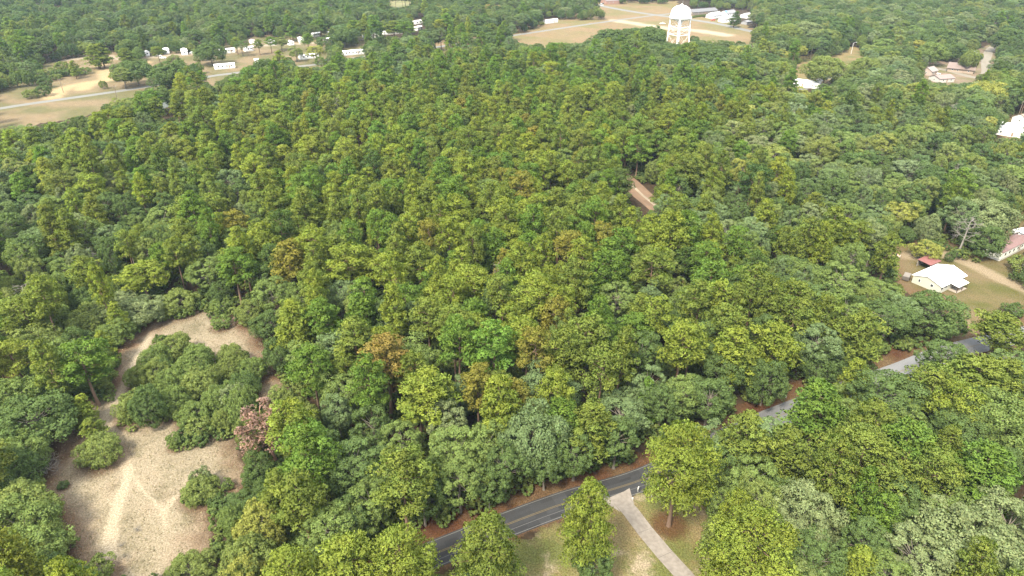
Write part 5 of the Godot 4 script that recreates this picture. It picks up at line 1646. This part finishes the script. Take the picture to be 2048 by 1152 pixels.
	gable_house("cottage", "low house with a wide dull pink roof among shrubs", Vector3(308.7, 0, -502.1), 0.269, 13, 10, 2.8, 4.4, Vector3(.36, .34, .32), Vector3(.16, .115, .105), 3)
	gable_house("cottage", "grey-roofed house behind the brown-roofed bungalow", Vector3(381.1, 0, -593.5), 0.217, 12, 9, 3, 5, Vector3(.3, .28, .27), Vector3(.13, .13, .14), 2)
	gable_house("metal_barn", "big white barn roof at the right edge below the yellow tree", Vector3(275.5, 0, -369.5), -0.683, 19, 14, 3.2, 5.6, Vector3(.6, .58, .56), w, 3, "", 0.3, "barn")
	gable_house("cottage", "white house with a tan roof above the big white barn roof", Vector3(297.2, 0, -391.6), 0.3, 12, 9, 3.2, 5.6, w, Vector3(.2, .15, .12), 2)
	gable_house("cottage", "house with a red brick wall among trees at the upper right", Vector3(406.7, 0, -908.4), 0.1, 14, 9, 3, 5.5, Vector3(.32, .12, .08), Vector3(.45, .44, .44), 3)
	gable_house("metal_barn", "pale long roof at the top edge, upper right", Vector3(592.1, 0, -981.6), 0.0, 30, 12, 4, 6, w, w, 3, "", 0.3, "barn")
	gable_house("cottage", "tiny pale roof among oaks at the top edge, left of the pale long roof", Vector3(470.3, 0, -918.2), 0.2, 14, 9, 3, 5.4, Vector3(.3, .28, .26), Vector3(.22, .2, .19), 3)
	gable_house("cottage", "small grey roof beside the pale bending lane's far end", Vector3(479.1, 0, -695.9), 0.1, 13, 9, 3, 5.4, Vector3(.3, .28, .26), Vector3(.16, .16, .165), 3)
	vehicle("delivery_van", "white van under oaks left of the pale pointed conifer", "van", Vector3(339.2, 0, -621.2), 0.6, Vector3(.72, .72, .72), 5.4, PackedVector2Array([Vector2(-2.6, 1.0), Vector2(-2.6, 2.2), Vector2(1.2, 2.2), Vector2(2.0, 1.0)]))
	vehicle("parked_car", "white car between the pinkish house and the bungalow", "car", Vector3(317.9, 0, -524.2), 0.2, Vector3(.7, .7, .7))
	vehicle("parked_car", "white car on the bare pink yard, nearer the bungalow", "car", Vector3(319.6, 0, -513.8), -0.3, Vector3(.7, .7, .7))
	# poles
	var wood := matte("pole_wood", Vector3(.13, .10, .08))
	var steel := matte("pale_steel", Vector3(.5, .5, .5), 0.5)
	pole("utility_pole", "brown wooden utility pole beside the pale road at upper left", Vector3(-251.0, 0, -438.2), 11, wood, 2.2, "utility pole")
	pole("utility_pole", "leaning-looking pole beside the big white barn roof", Vector3(299.2, 0, -402.4), 10, wood, 2.0, "utility pole")
	pole("utility_pole", "tall thin pole left of the small dark oaks by the dirt pit road", Vector3(-302.5, 0, -466.8), 9, wood, 1.8, "utility pole")
	pole("street_light", "grey street light with a curved arm by the side field", Vector3(289.5, 0, -607.0), 9, steel, 3.0, "street light")
	pole("street_light", "short pale light pole in front of the dark oaks left of the tower", Vector3(81.6, 0, -593.5), 8, steel, 1.2, "street light")
	pole("street_light", "pale light pole at the right of the dark oaks, nearest the tower", Vector3(112.5, 0, -597.9), 8, steel, 1.2, "street light")
	for q in [[1275, "left one of three poles along the tan field's far road"], [1283, "middle one of three poles along the tan field's far road"], [1336, "right one of three poles along the tan field's far road"]]:
		pass


func _ready() -> void:
	rng.seed = 20240917
	wobble.seed = 5
	wobble.frequency = 0.06
	wobble.fractal_octaves = 3
	fine.seed = 11
	fine.frequency = 0.22
	fine.fractal_octaves = 3
	var camera := Camera3D.new()
	camera.position = EYE
	camera.rotation_degrees.x = -29.0
	camera.fov = 45.73
	camera.near = 0.5
	camera.far = 9000.0
	add_child(camera)
	var env := Environment.new()
	var sky_mat := ProceduralSkyMaterial.new()
	sky_mat.sky_top_color = Color(.97, .98, .99)
	sky_mat.sky_horizon_color = Color(.66, .68, .71)
	sky_mat.sky_curve = 0.35
	sky_mat.ground_bottom_color = Color(.35, .36, .33)
	sky_mat.ground_horizon_color = Color(.62, .64, .66)
	sky_mat.sky_energy_multiplier = 0.73
	sky_mat.ground_energy_multiplier = 0.73
	sky_mat.sun_angle_max = 1.0
	var sky := Sky.new()
	sky.sky_material = sky_mat
	env.background_mode = Environment.BG_SKY
	env.sky = sky
	env.tonemap_mode = Environment.TONE_MAPPER_LINEAR
	env.tonemap_exposure = 8.5
	env.fog_enabled = true
	env.fog_density = 0.00005
	env.fog_light_color = Color(.76, .87, .97)
	env.sdfgi_enabled = true
	env.ssao_enabled = true
	env.ssil_enabled = true
	var world := WorldEnvironment.new()
	world.environment = env
	add_child(world)
	var sun := DirectionalLight3D.new()
	sun.light_energy = 0.5
	sun.light_color = Color(1.0, .96, .88)
	sun.light_angular_distance = 12.0
	sun.shadow_enabled = true
	sun.rotation_degrees = Vector3(-52, -30, 0)
	add_child(sun)
	grow_kinds()
	plant_forest()
	lay_ground()
	raise_trees()
	undergrowth()
	buildings()
